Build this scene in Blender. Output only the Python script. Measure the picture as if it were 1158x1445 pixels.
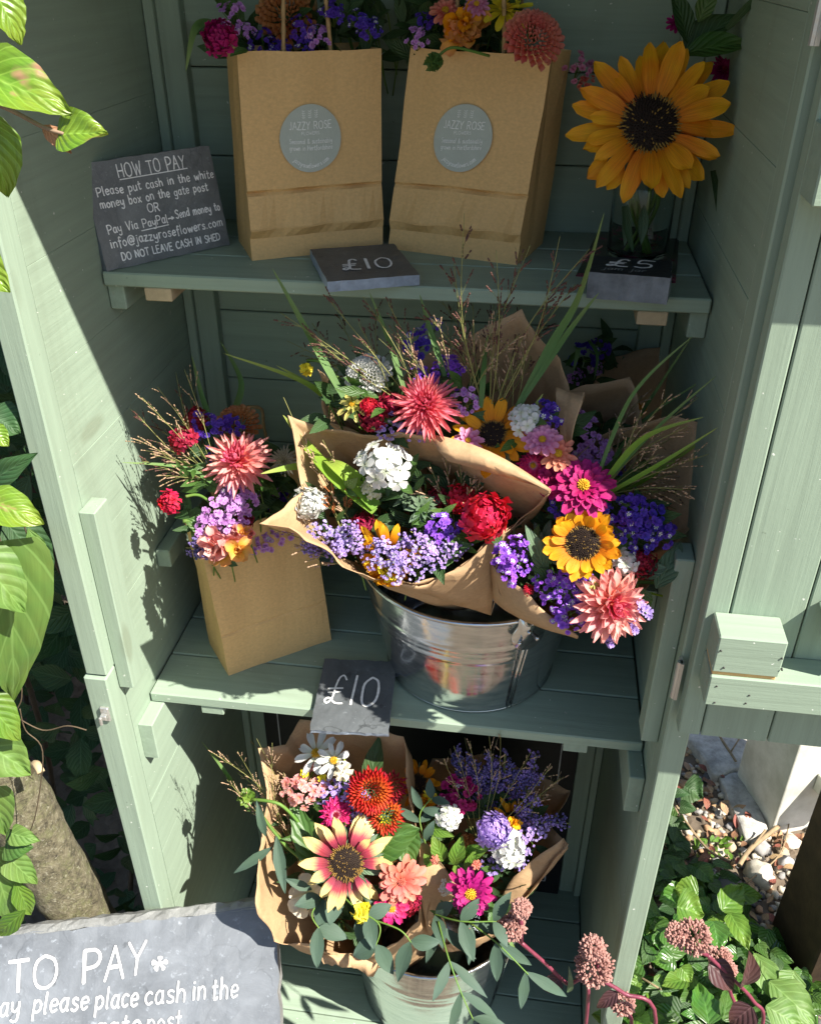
import bpy, math, random
from mathutils import Vector, Matrix, noise
from math import sin, cos, pi, radians, sqrt
random.seed(11)
S = bpy.context.scene
for o in list(bpy.data.objects): bpy.data.objects.remove(o)
COL = S.collection

# ------------------------------------------------------------------ camera, sky, sun, exposure
CAM = Vector((0.1613, -0.8157, 0.9322)); YAW, PITCH, F = 0.141, 0.5634, 1257.1
_f0 = Vector((-sin(YAW), cos(YAW), 0)); RIGHT = Vector((cos(YAW), sin(YAW), 0)); _u0 = Vector((0, 0, 1))
FWD = _f0*cos(PITCH) - _u0*sin(PITCH); UP = _u0*cos(PITCH) + _f0*sin(PITCH)
cd = bpy.data.cameras.new('camera'); cam = bpy.data.objects.new('camera', cd); COL.objects.link(cam)
cam.matrix_world = Matrix((RIGHT, UP, -FWD)).transposed().to_4x4(); cam.location = CAM
cd.sensor_fit = 'HORIZONTAL'; cd.sensor_width = 36; cd.lens = F/1158*36; cd.clip_start = 0.02; cd.clip_end = 300
S.camera = cam
SUND = Vector((-1, 0.50, -1.28)).normalized()          # direction the light travels
w = bpy.data.worlds.new('World'); S.world = w; w.use_nodes = True
nt = w.node_tree; bg = nt.nodes['Background']; sky = nt.nodes.new('ShaderNodeTexSky')
sky.sky_type = 'NISHITA'; sky.sun_disc = False
sky.sun_elevation = math.asin(-SUND.z); sky.sun_rotation = math.atan2(-SUND.x, -SUND.y)
nt.links.new(sky.outputs[0], bg.inputs[0]); bg.inputs[1].default_value = 0.070
sl = bpy.data.lights.new('sun', 'SUN'); sl.energy = 5.0; sl.angle = radians(0.55); sl.color = (1, .94, .84)
so = bpy.data.objects.new('sun', sl); COL.objects.link(so); so.rotation_euler = SUND.to_track_quat('-Z', 'Y').to_euler(); so.location = (3, -2, 4)
S.view_settings.view_transform = 'Standard'; S.view_settings.look = 'None'; S.view_settings.exposure = 1.3; S.view_settings.gamma = 1
S.render.engine = 'CYCLES'
S.cycles.max_bounces = 8; S.cycles.diffuse_bounces = 5; S.cycles.transparent_max_bounces = 12

def ray(px, py): return FWD + RIGHT*((px-579)/F) - UP*((py-722)/F)
def at(px, py, y):
    d = ray(px, py); return CAM + d*((y-CAM.y)/d.y)
def atz(px, py, z):
    d = ray(px, py); return CAM + d*((z-CAM.z)/d.z)
def atx(px, py, x):
    d = ray(px, py); return CAM + d*((x-CAM.x)/d.x)
def mpp(p): return (p-CAM).dot(FWD)/F                    # metres per photo pixel at p
R = random.Random(5)
def rn(a, b): return R.uniform(a, b)

# ------------------------------------------------------------------ object helpers
def tag(o, label=None, cat=None, group=None, kind=None):
    if label: o['label'] = label
    if cat: o['category'] = cat
    if group: o['group'] = group
    if kind: o['kind'] = kind
    return o
def thing(name, label, cat, loc=(0, 0, 0), group=None):
    o = bpy.data.objects.new(name, None); COL.objects.link(o); o.location = loc; o.empty_display_size = .02
    o['base'] = list(loc)
    return tag(o, label, cat, group)
class MB:
    def __init__(s): s.v = []; s.f = []; s.uv = []; s.mi = []
    def add(s, vs, fs, uvs=None, mi=0):
        n = len(s.v); s.v += [Vector(v) for v in vs]
        s.uv += uvs if uvs else [(0, 0)]*len(vs)
        for f in fs: s.f.append([n+i for i in f]); s.mi.append(mi)
    def grid(s, rows, uvs=None, mi=0, closed=False):
        nr = len(rows); nc = len(rows[0]); vs = [p for r in rows for p in r]
        if uvs is None: uvs = [(j/max(1, nc-1), i/max(1, nr-1)) for i in range(nr) for j in range(nc)]
        fs = []
        for i in range(nr-1):
            for j in range(nc if closed else nc-1):
                k = (j+1) % nc; fs.append((i*nc+j, i*nc+k, (i+1)*nc+k, (i+1)*nc+j))
        s.add(vs, fs, uvs, mi)
    def box(s, a, b, mi=0, M=None):
        x0, y0, z0 = a; x1, y1, z1 = b
        vs = [Vector(p) for p in ((x0,y0,z0),(x1,y0,z0),(x1,y1,z0),(x0,y1,z0),(x0,y0,z1),(x1,y0,z1),(x1,y1,z1),(x0,y1,z1))]
        if M: vs = [M @ v for v in vs]
        s.add(vs, [(0,3,2,1),(4,5,6,7),(0,1,5,4),(1,2,6,5),(2,3,7,6),(3,0,4,7)], None, mi)
    def tube(s, pts, r, n=6, mi=0, cap=True):
        pts = [Vector(p) for p in pts]; rs = r if isinstance(r, (list, tuple)) else [r]*len(pts)
        rows = []; prev = None
        for i, p in enumerate(pts):
            t = (pts[min(i+1, len(pts)-1)]-pts[max(i-1, 0)])
            t = t.normalized() if t.length > 1e-9 else Vector((0, 0, 1))
            if prev is None: a = t.orthogonal().normalized()
            else:
                a = prev - t*prev.dot(t); a = a.normalized() if a.length > 1e-6 else t.orthogonal().normalized()
            prev = a; b = t.cross(a)
            rows.append([p + (a*cos(2*pi*k/n)+b*sin(2*pi*k/n))*rs[i] for k in range(n)])
        s.grid(rows, [(k/n, i/max(1, len(pts)-1)) for i in range(len(pts)) for k in range(n)], mi, True)
        if cap:
            m = len(s.v); L = len(pts)*n
            s.f.append([m-L+k for k in range(n)][::-1]); s.mi.append(mi); s.f.append([m-n+k for k in range(n)]); s.mi.append(mi)
    def build(s, name, mats, parent=None, smooth=True, bevel=0, solid=0, segs=1):
        me = bpy.data.meshes.new(name)
        off = Vector(parent['base']) if parent is not None else Vector((0, 0, 0))
        me.from_pydata([v-off for v in s.v], [], s.f)
        if not isinstance(mats, (list, tuple)): mats = [mats]
        for m in mats: me.materials.append(m)
        ul = me.uv_layers.new(name='UVMap')
        li = [0]*len(me.loops); me.loops.foreach_get('vertex_index', li)
        ul.data.foreach_set('uv', [c for i in li for c in s.uv[i]])
        me.polygons.foreach_set('material_index', s.mi)
        if smooth: me.polygons.foreach_set('use_smooth', [True]*len(me.polygons))
        me.update()
        o = bpy.data.objects.new(name, me); COL.objects.link(o)
        if parent is not None: o.parent = parent; o['base'] = list(parent['base'])
        if solid: m = o.modifiers.new('s', 'SOLIDIFY'); m.thickness = solid; m.offset = 0
        if bevel: m = o.modifiers.new('b', 'BEVEL'); m.width = bevel; m.segments = segs; m.limit_method = 'ANGLE'
        return o
def box(name, a, b, mat, parent, bevel=.0015):
    m = MB(); m.box(a, b); return m.build(name, mat, parent, False, bevel)
def catmull(pts, n=6, closed=False):
    P = [Vector(p) for p in pts]; N = len(P); out = []
    rng = range(N) if closed else range(N-1)
    for i in rng:
        if closed: a, b, c, d = P[i-1], P[i], P[(i+1) % N], P[(i+2) % N]
        else: a, b, c, d = P[max(i-1, 0)], P[i], P[i+1], P[min(i+2, N-1)]
        for k in range(n):
            t = k/n; out.append(.5*((2*b)+(c-a)*t+(2*a-5*b+4*c-d)*t*t+(3*b-a-3*c+d)*t**3))
    if not closed: out.append(P[-1])
    return out

# ------------------------------------------------------------------ materials
def N_(nt, t, **kw):
    n = nt.nodes.new(t)
    for k, v in kw.items(): setattr(n, k, v)
    return n
def newmat(name):
    m = bpy.data.materials.new(name); m.use_nodes = True; nt = m.node_tree
    return m, nt, nt.nodes['Principled BSDF'], nt.nodes['Material Output']
def setin(nt, sock, v):
    if isinstance(v, bpy.types.NodeSocket): nt.links.new(v, sock)
    else: sock.default_value = v
def ramp(nt, fac, stops, interp='LINEAR'):
    r = N_(nt, 'ShaderNodeValToRGB'); r.color_ramp.interpolation = interp
    e = r.color_ramp.elements
    while len(e) < len(stops): e.new(.5)
    for k, (p, c) in zip(range(len(stops)), stops): e[k].position = p; e[k].color = (*c, 1)
    nt.links.new(fac, r.inputs[0]); return r.outputs[0]
def noi(nt, vec, scale, detail=4, rough=.6, dist=0):
    n = N_(nt, 'ShaderNodeTexNoise'); n.inputs['Scale'].default_value = scale; n.inputs['Detail'].default_value = detail
    n.inputs['Roughness'].default_value = rough; n.inputs['Distortion'].default_value = dist
    if vec is not None: nt.links.new(vec, n.inputs['Vector'])
    return n.outputs['Fac']
def mapping(nt, src, scale=(1, 1, 1), loc=(0, 0, 0)):
    m = N_(nt, 'ShaderNodeMapping'); m.inputs['Scale'].default_value = scale; m.inputs['Location'].default_value = loc
    nt.links.new(src, m.inputs[0]); return m.outputs[0]
def mixc(nt, fac, a, b, mode='MIX'):
    m = N_(nt, 'ShaderNodeMix', data_type='RGBA', blend_type=mode)
    setin(nt, m.inputs[0], fac)
    for s, v in ((m.inputs[6], a), (m.inputs[7], b)):
        if isinstance(v, bpy.types.NodeSocket): nt.links.new(v, s)
        else: s.default_value = (*v, 1)
    return m.outputs[2]
def rmap(nt, v, a, b, c, d):
    m = N_(nt, 'ShaderNodeMapRange'); m.inputs[1].default_value = a; m.inputs[2].default_value = b; m.inputs[3].default_value = c; m.inputs[4].default_value = d
    nt.links.new(v, m.inputs[0]); return m.outputs[0]
def bump(nt, h, strength, dist, bs, prev=None):
    b = N_(nt, 'ShaderNodeBump'); b.inputs['Strength'].default_value = strength; b.inputs['Distance'].default_value = dist
    nt.links.new(h, b.inputs['Height'])
    if prev is not None: nt.links.new(prev, b.inputs['Normal'])
    if bs is not None: nt.links.new(b.outputs[0], bs.inputs['Normal'])
    return b.outputs[0]
def tc(nt, k='Object'): return N_(nt, 'ShaderNodeTexCoord').outputs[k]

def wood_paint(name, axis, base=(.275, .355, .27), rough=.62):
    m, nt, b, _ = newmat(name)
    sc = [55, 55, 55]; sc[axis] = 2.2
    co = tc(nt); g = noi(nt, mapping(nt, co, sc), 1.6, 6, .65, .3)
    big = noi(nt, co, 5, 4); sp = noi(nt, co, 90, 3, .7)
    c = mixc(nt, rmap(nt, g, .3, .75, 0, 1), tuple(x*.86 for x in base), tuple(x*1.07 for x in base))
    c = mixc(nt, rmap(nt, big, .35, .7, 0, .35), c, tuple(x*.82 for x in base))
    speck = rmap(nt, sp, .70, .76, 0, .55)
    c = mixc(nt, speck, c, (.11, .13, .1))
    hi = rmap(nt, noi(nt, mapping(nt, co, (1, 1, 1), (3, 1, 2)), 150, 2, .5), .745, .76, 0, .8)
    c = mixc(nt, hi, c, (.72, .74, .68))
    st_ = noi(nt, mapping(nt, co, (9, 9, 1.6), (7, 3, 1)), 1, 5, .6, .8); c = mixc(nt, rmap(nt, st_, .55, .72, 0, .30), c, (.16, .19, .135))
    kv = N_(nt, 'ShaderNodeTexVoronoi'); kv.inputs['Scale'].default_value = 1; nt.links.new(mapping(nt, co, [2.2 if i == axis else 6.5 for i in range(3)], (.3, .8, .1)), kv.inputs['Vector'])
    kr = rmap(nt, kv.outputs['Distance'], .05, .085, .55, 0); c = mixc(nt, kr, c, (.17, .20, .14))
    chip = rmap(nt, noi(nt, mapping(nt, co, (1, 1, 1), (2, 5, 9)), 38, 4, .7), .71, .725, 0, .75); c = mixc(nt, chip, c, (.40, .40, .33))
    nt.links.new(c, b.inputs['Base Color']); b.inputs['Roughness'].default_value = rough
    b.inputs['Specular IOR Level'].default_value = .22
    n1 = bump(nt, g, .55, .0014, None); bump(nt, sp, .15, .001, b, n1)
    return m
WX, WY, WZ = (wood_paint('painted_wood_'+'xyz'[i], i) for i in range(3))
def plain(name, base, rough=.7, var=.25, scale=30, spec=.3, bmp=.3, dist=.001, metal=0, c2=None):
    m, nt, b, _ = newmat(name); co = tc(nt)
    n = noi(nt, co, scale, 5, .65); n2 = noi(nt, co, scale*6, 3)
    lo = c2 if c2 else tuple(x*(1-var) for x in base)
    c = mixc(nt, rmap(nt, n, .3, .72, 0, 1), lo, tuple(min(1, x*(1+var)) for x in base))
    nt.links.new(c, b.inputs['Base Color']); b.inputs['Roughness'].default_value = rough
    b.inputs['Specular IOR Level'].default_value = spec; b.inputs['Metallic'].default_value = metal
    n1 = bump(nt, n, bmp, dist*3, None); bump(nt, n2, bmp, dist, b, n1)
    return m
def leafy(name, base, mid, tip, streak=.2, rough=.55, trans=.35, spec=.3, nu=22, spots=None, veins=0, pos=(.02, .5, .97)):
    """petals, leaves: colour along the petal (UV y), fine lengthwise streaks, light shining through"""
    m, nt, b, out = newmat(name); uv = tc(nt, 'UV'); co = tc(nt)
    sep = N_(nt, 'ShaderNodeSeparateXYZ'); nt.links.new(uv, sep.inputs[0])
    v = sep.outputs[1]
    st = noi(nt, mapping(nt, uv, (nu, 1.2, 1)), 1, 3, .6)
    wob = N_(nt, 'ShaderNodeMath', operation='MULTIPLY_ADD'); nt.links.new(st, wob.inputs[0]); wob.inputs[1].default_value = .34; nt.links.new(v, wob.inputs[2])
    wb = N_(nt, 'ShaderNodeMath', operation='SUBTRACT'); nt.links.new(wob.outputs[0], wb.inputs[0]); wb.inputs[1].default_value = .17
    c = ramp(nt, wb.outputs[0], [(pos[0], base), (pos[1], mid), (pos[2], tip)])
    hs = N_(nt, 'ShaderNodeHueSaturation'); nt.links.new(c, hs.inputs['Color'])
    big = noi(nt, co, 25, 2); nt.links.new(rmap(nt, big, .3, .7, .485, .515), hs.inputs['Hue'])
    nt.links.new(rmap(nt, st, .3, .7, 1-streak, 1+streak), hs.inputs['Value'])
    c = hs.outputs[0]
    if spots: c = mixc(nt, rmap(nt, noi(nt, co, spots[1], 4), spots[2], spots[2]+.04, 0, 1), c, spots[0])
    hgt = st
    if veins:
        # side veins: a wave slanted from the midrib
        au = N_(nt, 'ShaderNodeMath', operation='ABSOLUTE'); s2 = N_(nt, 'ShaderNodeMath', operation='SUBTRACT')
        nt.links.new(sep.outputs[0], s2.inputs[0]); s2.inputs[1].default_value = .5; nt.links.new(s2.outputs[0], au.inputs[0])
        k = N_(nt, 'ShaderNodeMath', operation='MULTIPLY_ADD'); nt.links.new(au.outputs[0], k.inputs[0]); k.inputs[1].default_value = -.75; nt.links.new(v, k.inputs[2])
        k2 = N_(nt, 'ShaderNodeMath', operation='MULTIPLY'); nt.links.new(k.outputs[0], k2.inputs[0]); k2.inputs[1].default_value = veins*2*pi
        sn = N_(nt, 'ShaderNodeMath', operation='SINE'); nt.links.new(k2.outputs[0], sn.inputs[0])
        rib = rmap(nt, au.outputs[0], .0, .035, 1, 0); vein = rmap(nt, sn.outputs[0], .86, 1, 0, .7)
        mx = N_(nt, 'ShaderNodeMath', operation='MAXIMUM'); nt.links.new(rib, mx.inputs[0]); nt.links.new(vein, mx.inputs[1])
        c = mixc(nt, mx.outputs[0], c, tuple(min(1, x*1.4+.02) for x in mid))
        hgt = sn.outputs[0]
    nt.links.new(c, b.inputs['Base Color']); b.inputs['Roughness'].default_value = rough; b.inputs['Specular IOR Level'].default_value = spec
    nb = bump(nt, hgt, .35, .0012, b)
    tr = N_(nt, 'ShaderNodeBsdfTranslucent'); nt.links.new(c, tr.inputs[0]); nt.links.new(nb, tr.inputs['Normal'])
    mx = N_(nt, 'ShaderNodeMixShader'); mx.inputs[0].default_value = trans
    nt.links.new(b.outputs[0], mx.inputs[1]); nt.links.new(tr.outputs[0], mx.inputs[2]); nt.links.new(mx.outputs[0], out.inputs[0])
    return m
def kraft_mat(name, base, trans=.16, crease=.55):
    m, nt, b, out = newmat(name); co = tc(nt)
    fib = noi(nt, mapping(nt, co, (230, 230, 330)), 1, 5, .7); big = noi(nt, co, 9, 4); cr = noi(nt, co, 26, 5, .7, .6)
    c = mixc(nt, rmap(nt, fib, .3, .7, 0, 1), tuple(x*.86 for x in base), tuple(x*1.12 for x in base))
    c = mixc(nt, rmap(nt, big, .35, .7, 0, .3), c, tuple(x*.84 for x in base))
    nt.links.new(c, b.inputs['Base Color']); b.inputs['Roughness'].default_value = .62; b.inputs['Specular IOR Level'].default_value = .3
    wv_ = N_(nt, 'ShaderNodeTexNoise'); wv_.inputs['Scale'].default_value = 12; nt.links.new(co, wv_.inputs['Vector'])
    ws = N_(nt, 'ShaderNodeVectorMath', operation='SCALE'); ws.inputs['Scale'].default_value = .06; nt.links.new(wv_.outputs['Color'], ws.inputs[0])
    wa = N_(nt, 'ShaderNodeVectorMath', operation='ADD'); nt.links.new(co, wa.inputs[0]); nt.links.new(ws.outputs[0], wa.inputs[1]); n1 = None
    for sc_, dd in ((13, .010), (30, .005)):
        vv = N_(nt, 'ShaderNodeTexVoronoi'); vv.inputs['Scale'].default_value = sc_; nt.links.new(wa.outputs[0], vv.inputs['Vector']); n1 = bump(nt, vv.outputs['Distance'], crease, dd, None, n1)
    n1 = bump(nt, cr, .3, .003, None, n1); n2 = bump(nt, fib, .12, .0006, b, n1)
    tr = N_(nt, 'ShaderNodeBsdfTranslucent'); nt.links.new(c, tr.inputs[0])
    mx = N_(nt, 'ShaderNodeMixShader'); mx.inputs[0].default_value = trans
    nt.links.new(b.outputs[0], mx.inputs[1]); nt.links.new(tr.outputs[0], mx.inputs[2]); nt.links.new(mx.outputs[0], out.inputs[0])
    return m
KRAFT = kraft_mat('kraft_paper', (.54, .36, .20), .28); BAGP = kraft_mat('bag_paper', (.68, .44, .185), .08, .10)
def galv():
    m, nt, b, _ = newmat('galvanised_steel'); co = tc(nt)
    v = N_(nt, 'ShaderNodeTexVoronoi'); v.inputs['Scale'].default_value = 55; nt.links.new(co, v.inputs['Vector'])
    n = noi(nt, mapping(nt, co, (10, 10, 60)), 2, 5, .7)
    c = mixc(nt, rmap(nt, n, .3, .7, 0, 1), (.42, .45, .47), (.66, .68, .69))
    nt.links.new(c, b.inputs['Base Color']); b.inputs['Metallic'].default_value = .96
    nt.links.new(rmap(nt, n, .3, .75, .09, .27), b.inputs['Roughness'])
    n1 = bump(nt, v.outputs['Distance'], .06, .001, None); bump(nt, noi(nt, co, 14, 3), .25, .004, b, n1)
    return m
GALV = galv()
def slate_mat(name, base, sc=1):
    m, nt, b, _ = newmat(name); co = tc(nt)
    n = noi(nt, co, 14*sc, 7, .7, .4); n2 = noi(nt, co, 120*sc, 4, .7)
    c = mixc(nt, rmap(nt, n, .3, .7, 0, 1), tuple(x*.7 for x in base), tuple(x*1.3 for x in base))
    c = mixc(nt, rmap(nt, n2, .6, .72, 0, .5), c, tuple(x*2.4 for x in base))
    c = mixc(nt, rmap(nt, noi(nt, co, 45*sc, 3), .66, .72, 0, .7), c, tuple(x*.45 for x in base))
    nt.links.new(c, b.inputs['Base Color']); b.inputs['Roughness'].default_value = .5; b.inputs['Specular IOR Level'].default_value = .45
    v = N_(nt, 'ShaderNodeTexVoronoi', feature='DISTANCE_TO_EDGE'); v.inputs['Scale'].default_value = 4.5*sc
    vm = N_(nt, 'ShaderNodeVectorMath', operation='ADD'); nn_ = N_(nt, 'ShaderNodeTexNoise'); nn_.inputs['Scale'].default_value = 7; nn_.inputs['Detail'].default_value = 5
    nt.links.new(co, nn_.inputs['Vector']); sc_ = N_(nt, 'ShaderNodeVectorMath', operation='SCALE'); sc_.inputs['Scale'].default_value = .35; nt.links.new(nn_.outputs['Color'], sc_.inputs[0])
    nt.links.new(co, vm.inputs[0]); nt.links.new(sc_.outputs[0], vm.inputs[1]); nt.links.new(vm.outputs[0], v.inputs['Vector'])
    ck = N_(nt, 'ShaderNodeMath', operation='MULTIPLY'); nt.links.new(rmap(nt, v.outputs['Distance'], 0, .010, .75, 0), ck.inputs[0]); nt.links.new(rmap(nt, noi(nt, co, 4, 2), .48, .6, 0, 1), ck.inputs[1])
    c = mixc(nt, ck.outputs[0], c, tuple(x*.35 for x in base)); nt.links.new(c, b.inputs['Base Color'])
    n1 = bump(nt, n, .5, .004, None); bump(nt, n2, .25, .001, b, n1)
    return m
SLATE = slate_mat('slate', (.095, .105, .108)); SLATE_SUNLIT = slate_mat('sunlit_tone_slate', (.155, .17, .19), .7); SLATEE = slate_mat('slate_edge', (.14, .165, .2), 1.5)  # second slate is paler: sunlight on the large sign put into its colour
CHALK = plain('chalk_paint', (.80, .80, .78), .85, .18, 260)
RAW = plain('raw_timber', (.42, .33, .2), .75, .2, 40)
WHITEP = plain('weathered_white_paint', (.66, .655, .61), .75, .12, 9, c2=(.44, .44, .38), bmp=.5)
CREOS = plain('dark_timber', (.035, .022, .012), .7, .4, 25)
DARKM = plain('black_board', (.012, .013, .015), .5, .2, 20)
STEM = leafy('stem_green', (.10, .17, .03), (.12, .22, .04), (.14, .26, .05), .15, .5, .1)
HANDLE = plain('twisted_paper', (.36, .24, .11), .7, .25, 120)
METAL = plain('white_metal', (.55, .55, .52), .35, .1, 30, metal=.7)

# petal and leaf colours
def pm(n, a, b, c, **k): return leafy(n, a, b, c, **k)
P_SUN = pm('petal_sunflower', (.62, .18, .004), (.77, .295, .005), (.82, .38, .010), streak=.22, trans=.3)
P_BIC = pm('petal_bicolour', (.12, .008, .025), (.38, .045, .085), (.72, .56, .22), streak=.15, trans=.25, pos=(.06, .36, .66))
P_CORAL = pm('petal_coral', (.78, .24, .12), (.74, .12, .17), (.74, .14, .23), streak=.1, trans=.3)
P_PEACH = pm('petal_peach', (.80, .30, .15), (.78, .27, .24), (.80, .42, .39), streak=.1, trans=.3)
P_PINKD = pm('petal_rose', (.70, .07, .12), (.76, .13, .19), (.78, .30, .32), streak=.1, trans=.3)
P_RED = pm('petal_red', (.40, .01, .015), (.55, .012, .025), (.58, .02, .06), streak=.2, trans=.25)
P_RUST = pm('petal_rust', (.55, .12, .015), (.50, .035, .015), (.42, .02, .02), streak=.15, trans=.25)
P_BRONZE = pm('petal_bronze', (.42, .12, .03), (.50, .19, .05), (.52, .24, .10), streak=.15, trans=.25)
P_SALMON = pm('petal_salmon', (.55, .09, .06), (.62, .15, .10), (.66, .24, .17), streak=.12, trans=.25)
P_MAG = pm('petal_magenta', (.20, .002, .05), (.34, .003, .105), (.42, .014, .16), streak=.22, trans=.25)
P_PINK = pm('petal_pink', (.50, .10, .22), (.62, .20, .36), (.66, .30, .46), streak=.12, trans=.3)
P_CRIM = pm('petal_crimson', (.18, .004, .015), (.28, .008, .03), (.36, .02, .06), streak=.2, trans=.2)
P_STRAW = pm('petal_strawflower', (.75, .45, .5), (.60, .03, .17), (.55, .015, .12), streak=.15, trans=.2)
P_WHITE = pm('petal_white', (.55, .60, .42), (.70, .70, .66), (.73, .73, .71), streak=.05, trans=.3)
P_CREAM = pm('petal_cream', (.6, .58, .3), (.72, .66, .48), (.76, .70, .56), streak=.08, trans=.3)
P_YEL = pm('petal_yellow', (.5, .42, .02), (.78, .62, .02), (.82, .70, .05), streak=.12, trans=.25)
P_OCHRE = pm('petal_pale_yellow', (.35, .36, .05), (.52, .48, .10), (.60, .55, .18), streak=.1, trans=.25)
P_VIO = pm('petal_violet', (.16, .04, .42), (.22, .06, .55), (.30, .10, .62), streak=.2, trans=.25)
P_NAVY = pm('petal_deep_violet', (.05, .02, .22), (.07, .025, .32), (.10, .04, .40), streak=.2, trans=.2)
P_LIL = pm('petal_lilac', (.36, .12, .42), (.48, .20, .56), (.56, .30, .62), streak=.15, trans=.25)
P_LAV = pm('petal_lavender', (.26, .16, .48), (.36, .24, .62), (.46, .34, .68), streak=.12, trans=.25)
P_DUSK = pm('petal_dusky_lavender', (.10, .07, .20), (.16, .12, .32), (.22, .18, .42), streak=.15, trans=.2)
P_APRI = pm('petal_apricot', (.70, .30, .03), (.74, .38, .06), (.72, .34, .12), streak=.12, trans=.3)
DISC = plain('sunflower_disc', (.022, .012, .007), .8, .5, 300)
DISCB = plain('sunflower_florets', (.27, .16, .035), .8, .5, 300)
YELC = plain('yellow_florets', (.62, .36, .02), .7, .3, 300)
L_MID = pm('leaf_green', (.05, .105, .02), (.055, .125, .022), (.075, .15, .03), streak=.2, trans=.3, veins=6, spec=.45, rough=.42, spots=((.16, .13, .04), 50, .71))
L_DARK = pm('leaf_dark_green', (.03, .065, .02), (.035, .08, .022), (.04, .09, .025), streak=.15, trans=.2, veins=7, spec=.4)
L_LIME = pm('leaf_lime', (.09, .18, .02), (.12, .235, .03), (.17, .27, .04), streak=.15, trans=.38, veins=6, spec=.45, rough=.4, spots=((.22, .15, .05), 55, .70))
L_EUC = pm('leaf_eucalyptus', (.05, .088, .058), (.058, .10, .068), (.07, .115, .085), streak=.1, trans=.15, rough=.6, spec=.3)
L_GREY = pm('leaf_sepal', (.06, .11, .05), (.09, .15, .08), (.14, .20, .13), streak=.2, trans=.2, veins=6)
L_BEECH = pm('leaf_beech', (.13, .22, .02), (.15, .27, .025), (.20, .29, .03), streak=.18, trans=.35, veins=7, rough=.35, spec=.5, spots=((.42, .24, .14), 11, .585))
L_IVY = pm('leaf_bindweed', (.11, .19, .04), (.12, .215, .045), (.14, .24, .05), streak=.1, trans=.3, veins=5, rough=.5, spec=.4, spots=((.3, .2, .08), 12, .74))
L_GLOSS = pm('leaf_glossy', (.05, .12, .02), (.06, .16, .025), (.09, .22, .03), streak=.15, trans=.3, veins=6, rough=.28, spec=.6)
L_MAROON = pm('leaf_maroon', (.05, .022, .025), (.07, .03, .03), (.08, .04, .03), streak=.2, trans=.15, veins=5, rough=.45)
G_BLADE = pm('grass_blade_green', (.10, .19, .06), (.12, .23, .06), (.2, .28, .10), streak=.15, trans=.3, nu=40)
G_LIME = pm('grass_blade_lime', (.17, .30, .03), (.24, .40, .04), (.40, .48, .12), streak=.15, trans=.4, nu=40)
G_STEM = plain('plume_stem', (.22, .22, .07), .7, .3, 80)
G_SEED = plain('plume_seed', (.36, .24, .15), .7, .4, 120)
G_SEEDD = plain('plume_seed_dark', (.10, .045, .035), .7, .4, 120)

# ------------------------------------------------------------------ petals, leaves and flower heads
PROF = dict(
 sray=[(0, .4), (.3, .9), (.6, 1), (.82, .85), (.94, .5), (1, .08)],
 ray=[(0, .35), (.25, .85), (.5, 1), (.75, .82), (.9, .45), (1, .04)],
 round=[(0, .22), (.35, .7), (.7, 1), (.9, .85), (1, .45)],
 cactus=[(0, .55), (.3, 1), (.6, .8), (.85, .42), (1, .05)],
 leaf=[(0, .06), (.15, .6), (.35, 1), (.6, .86), (.85, .4), (1, .02)],
 ovate=[(0, .25), (.12, .85), (.3, 1), (.6, .75), (.85, .35), (1, .02)],
 lance=[(0, .1), (.2, .7), (.4, 1), (.65, .8), (.85, .4), (1, .02)],
 fan=[(0, .12), (.5, .6), (.85, 1), (1, .8)],
 heart=[(0, .72), (.1, 1), (.3, .95), (.6, .68), (.85, .3), (1, .02)])
def prof(p, v):
    T = PROF[p]
    for (a, wa), (b, wb) in zip(T, T[1:]):
        if v <= b:
            t = (v-a)/(b-a); t = t*t*(3-2*t)*.5+t*.5; return wa+(wb-wa)*t
    return T[-1][1]
def petal(mb, c, X, Y, Z, L, W, p='ray', elev=.3, curl=.3, cup=.15, nu=4, nv=6, mi=0, ruf=0, ser=0, twist=0, fold=0):
    pos = Vector(c); rows = []; uvs = []; ph = rn(0, 6)
    for i in range(nv+1):
        v = i/nv; a = elev-curl*v; tv = X*cos(a)+Z*sin(a); nr = Z*cos(a)-X*sin(a)
        if i: pos = pos+tv*(L/nv)
        yy = Y
        if twist: yy = Y*cos(twist*v)+nr*sin(twist*v); nr = nr*cos(twist*v)-Y*sin(twist*v)
        ww = W*.5*prof(p, v)
        if ser and i % 2: ww *= 1-ser
        row = []
        for j in range(nu+1):
            u = 2*j/nu-1
            d = cup*W*(u*u)*(.4+.6*v) + fold*ww*abs(u)
            if ruf: d += ruf*W*sin(ph+u*4.5+v*7)*v
            row.append(pos+yy*(u*ww)+nr*d); uvs.append((j/nu, v))
        rows.append(row)
    mb.grid(rows, uvs, mi)
def basis(n, spin=0):
    n = Vector(n).normalized(); x = n.orthogonal().normalized(); x = Matrix.Rotation(spin, 3, n) @ x
    return x, n.cross(x), n
def ring(mb, c, n, count, r0, z0, L, W, elev, curl, p='ray', cup=.15, jit=.2, phase=None, nu=4, nv=6, ruf=0, mi=0, fold=0):
    x, y, n = basis(n); ph = rn(0, 6) if phase is None else phase
    for k in range(count):
        if count > 7 and R.random() < .045: continue
        a = ph+2*pi*k/count+rn(-.25, .25)*2*pi/count*jit*3
        X = x*cos(a)+y*sin(a); Y = n.cross(X); l = L*(1+rn(-jit, jit)); 
        petal(mb, c+X*r0+n*z0, X, (Y+n*rn(-jit, jit)).normalized(), n, l, W*(1+rn(-jit, jit)), p, elev+rn(-jit, jit)*.8, curl+rn(-jit, jit)*1.5, cup, nu, nv, mi, ruf, fold=fold)
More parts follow.
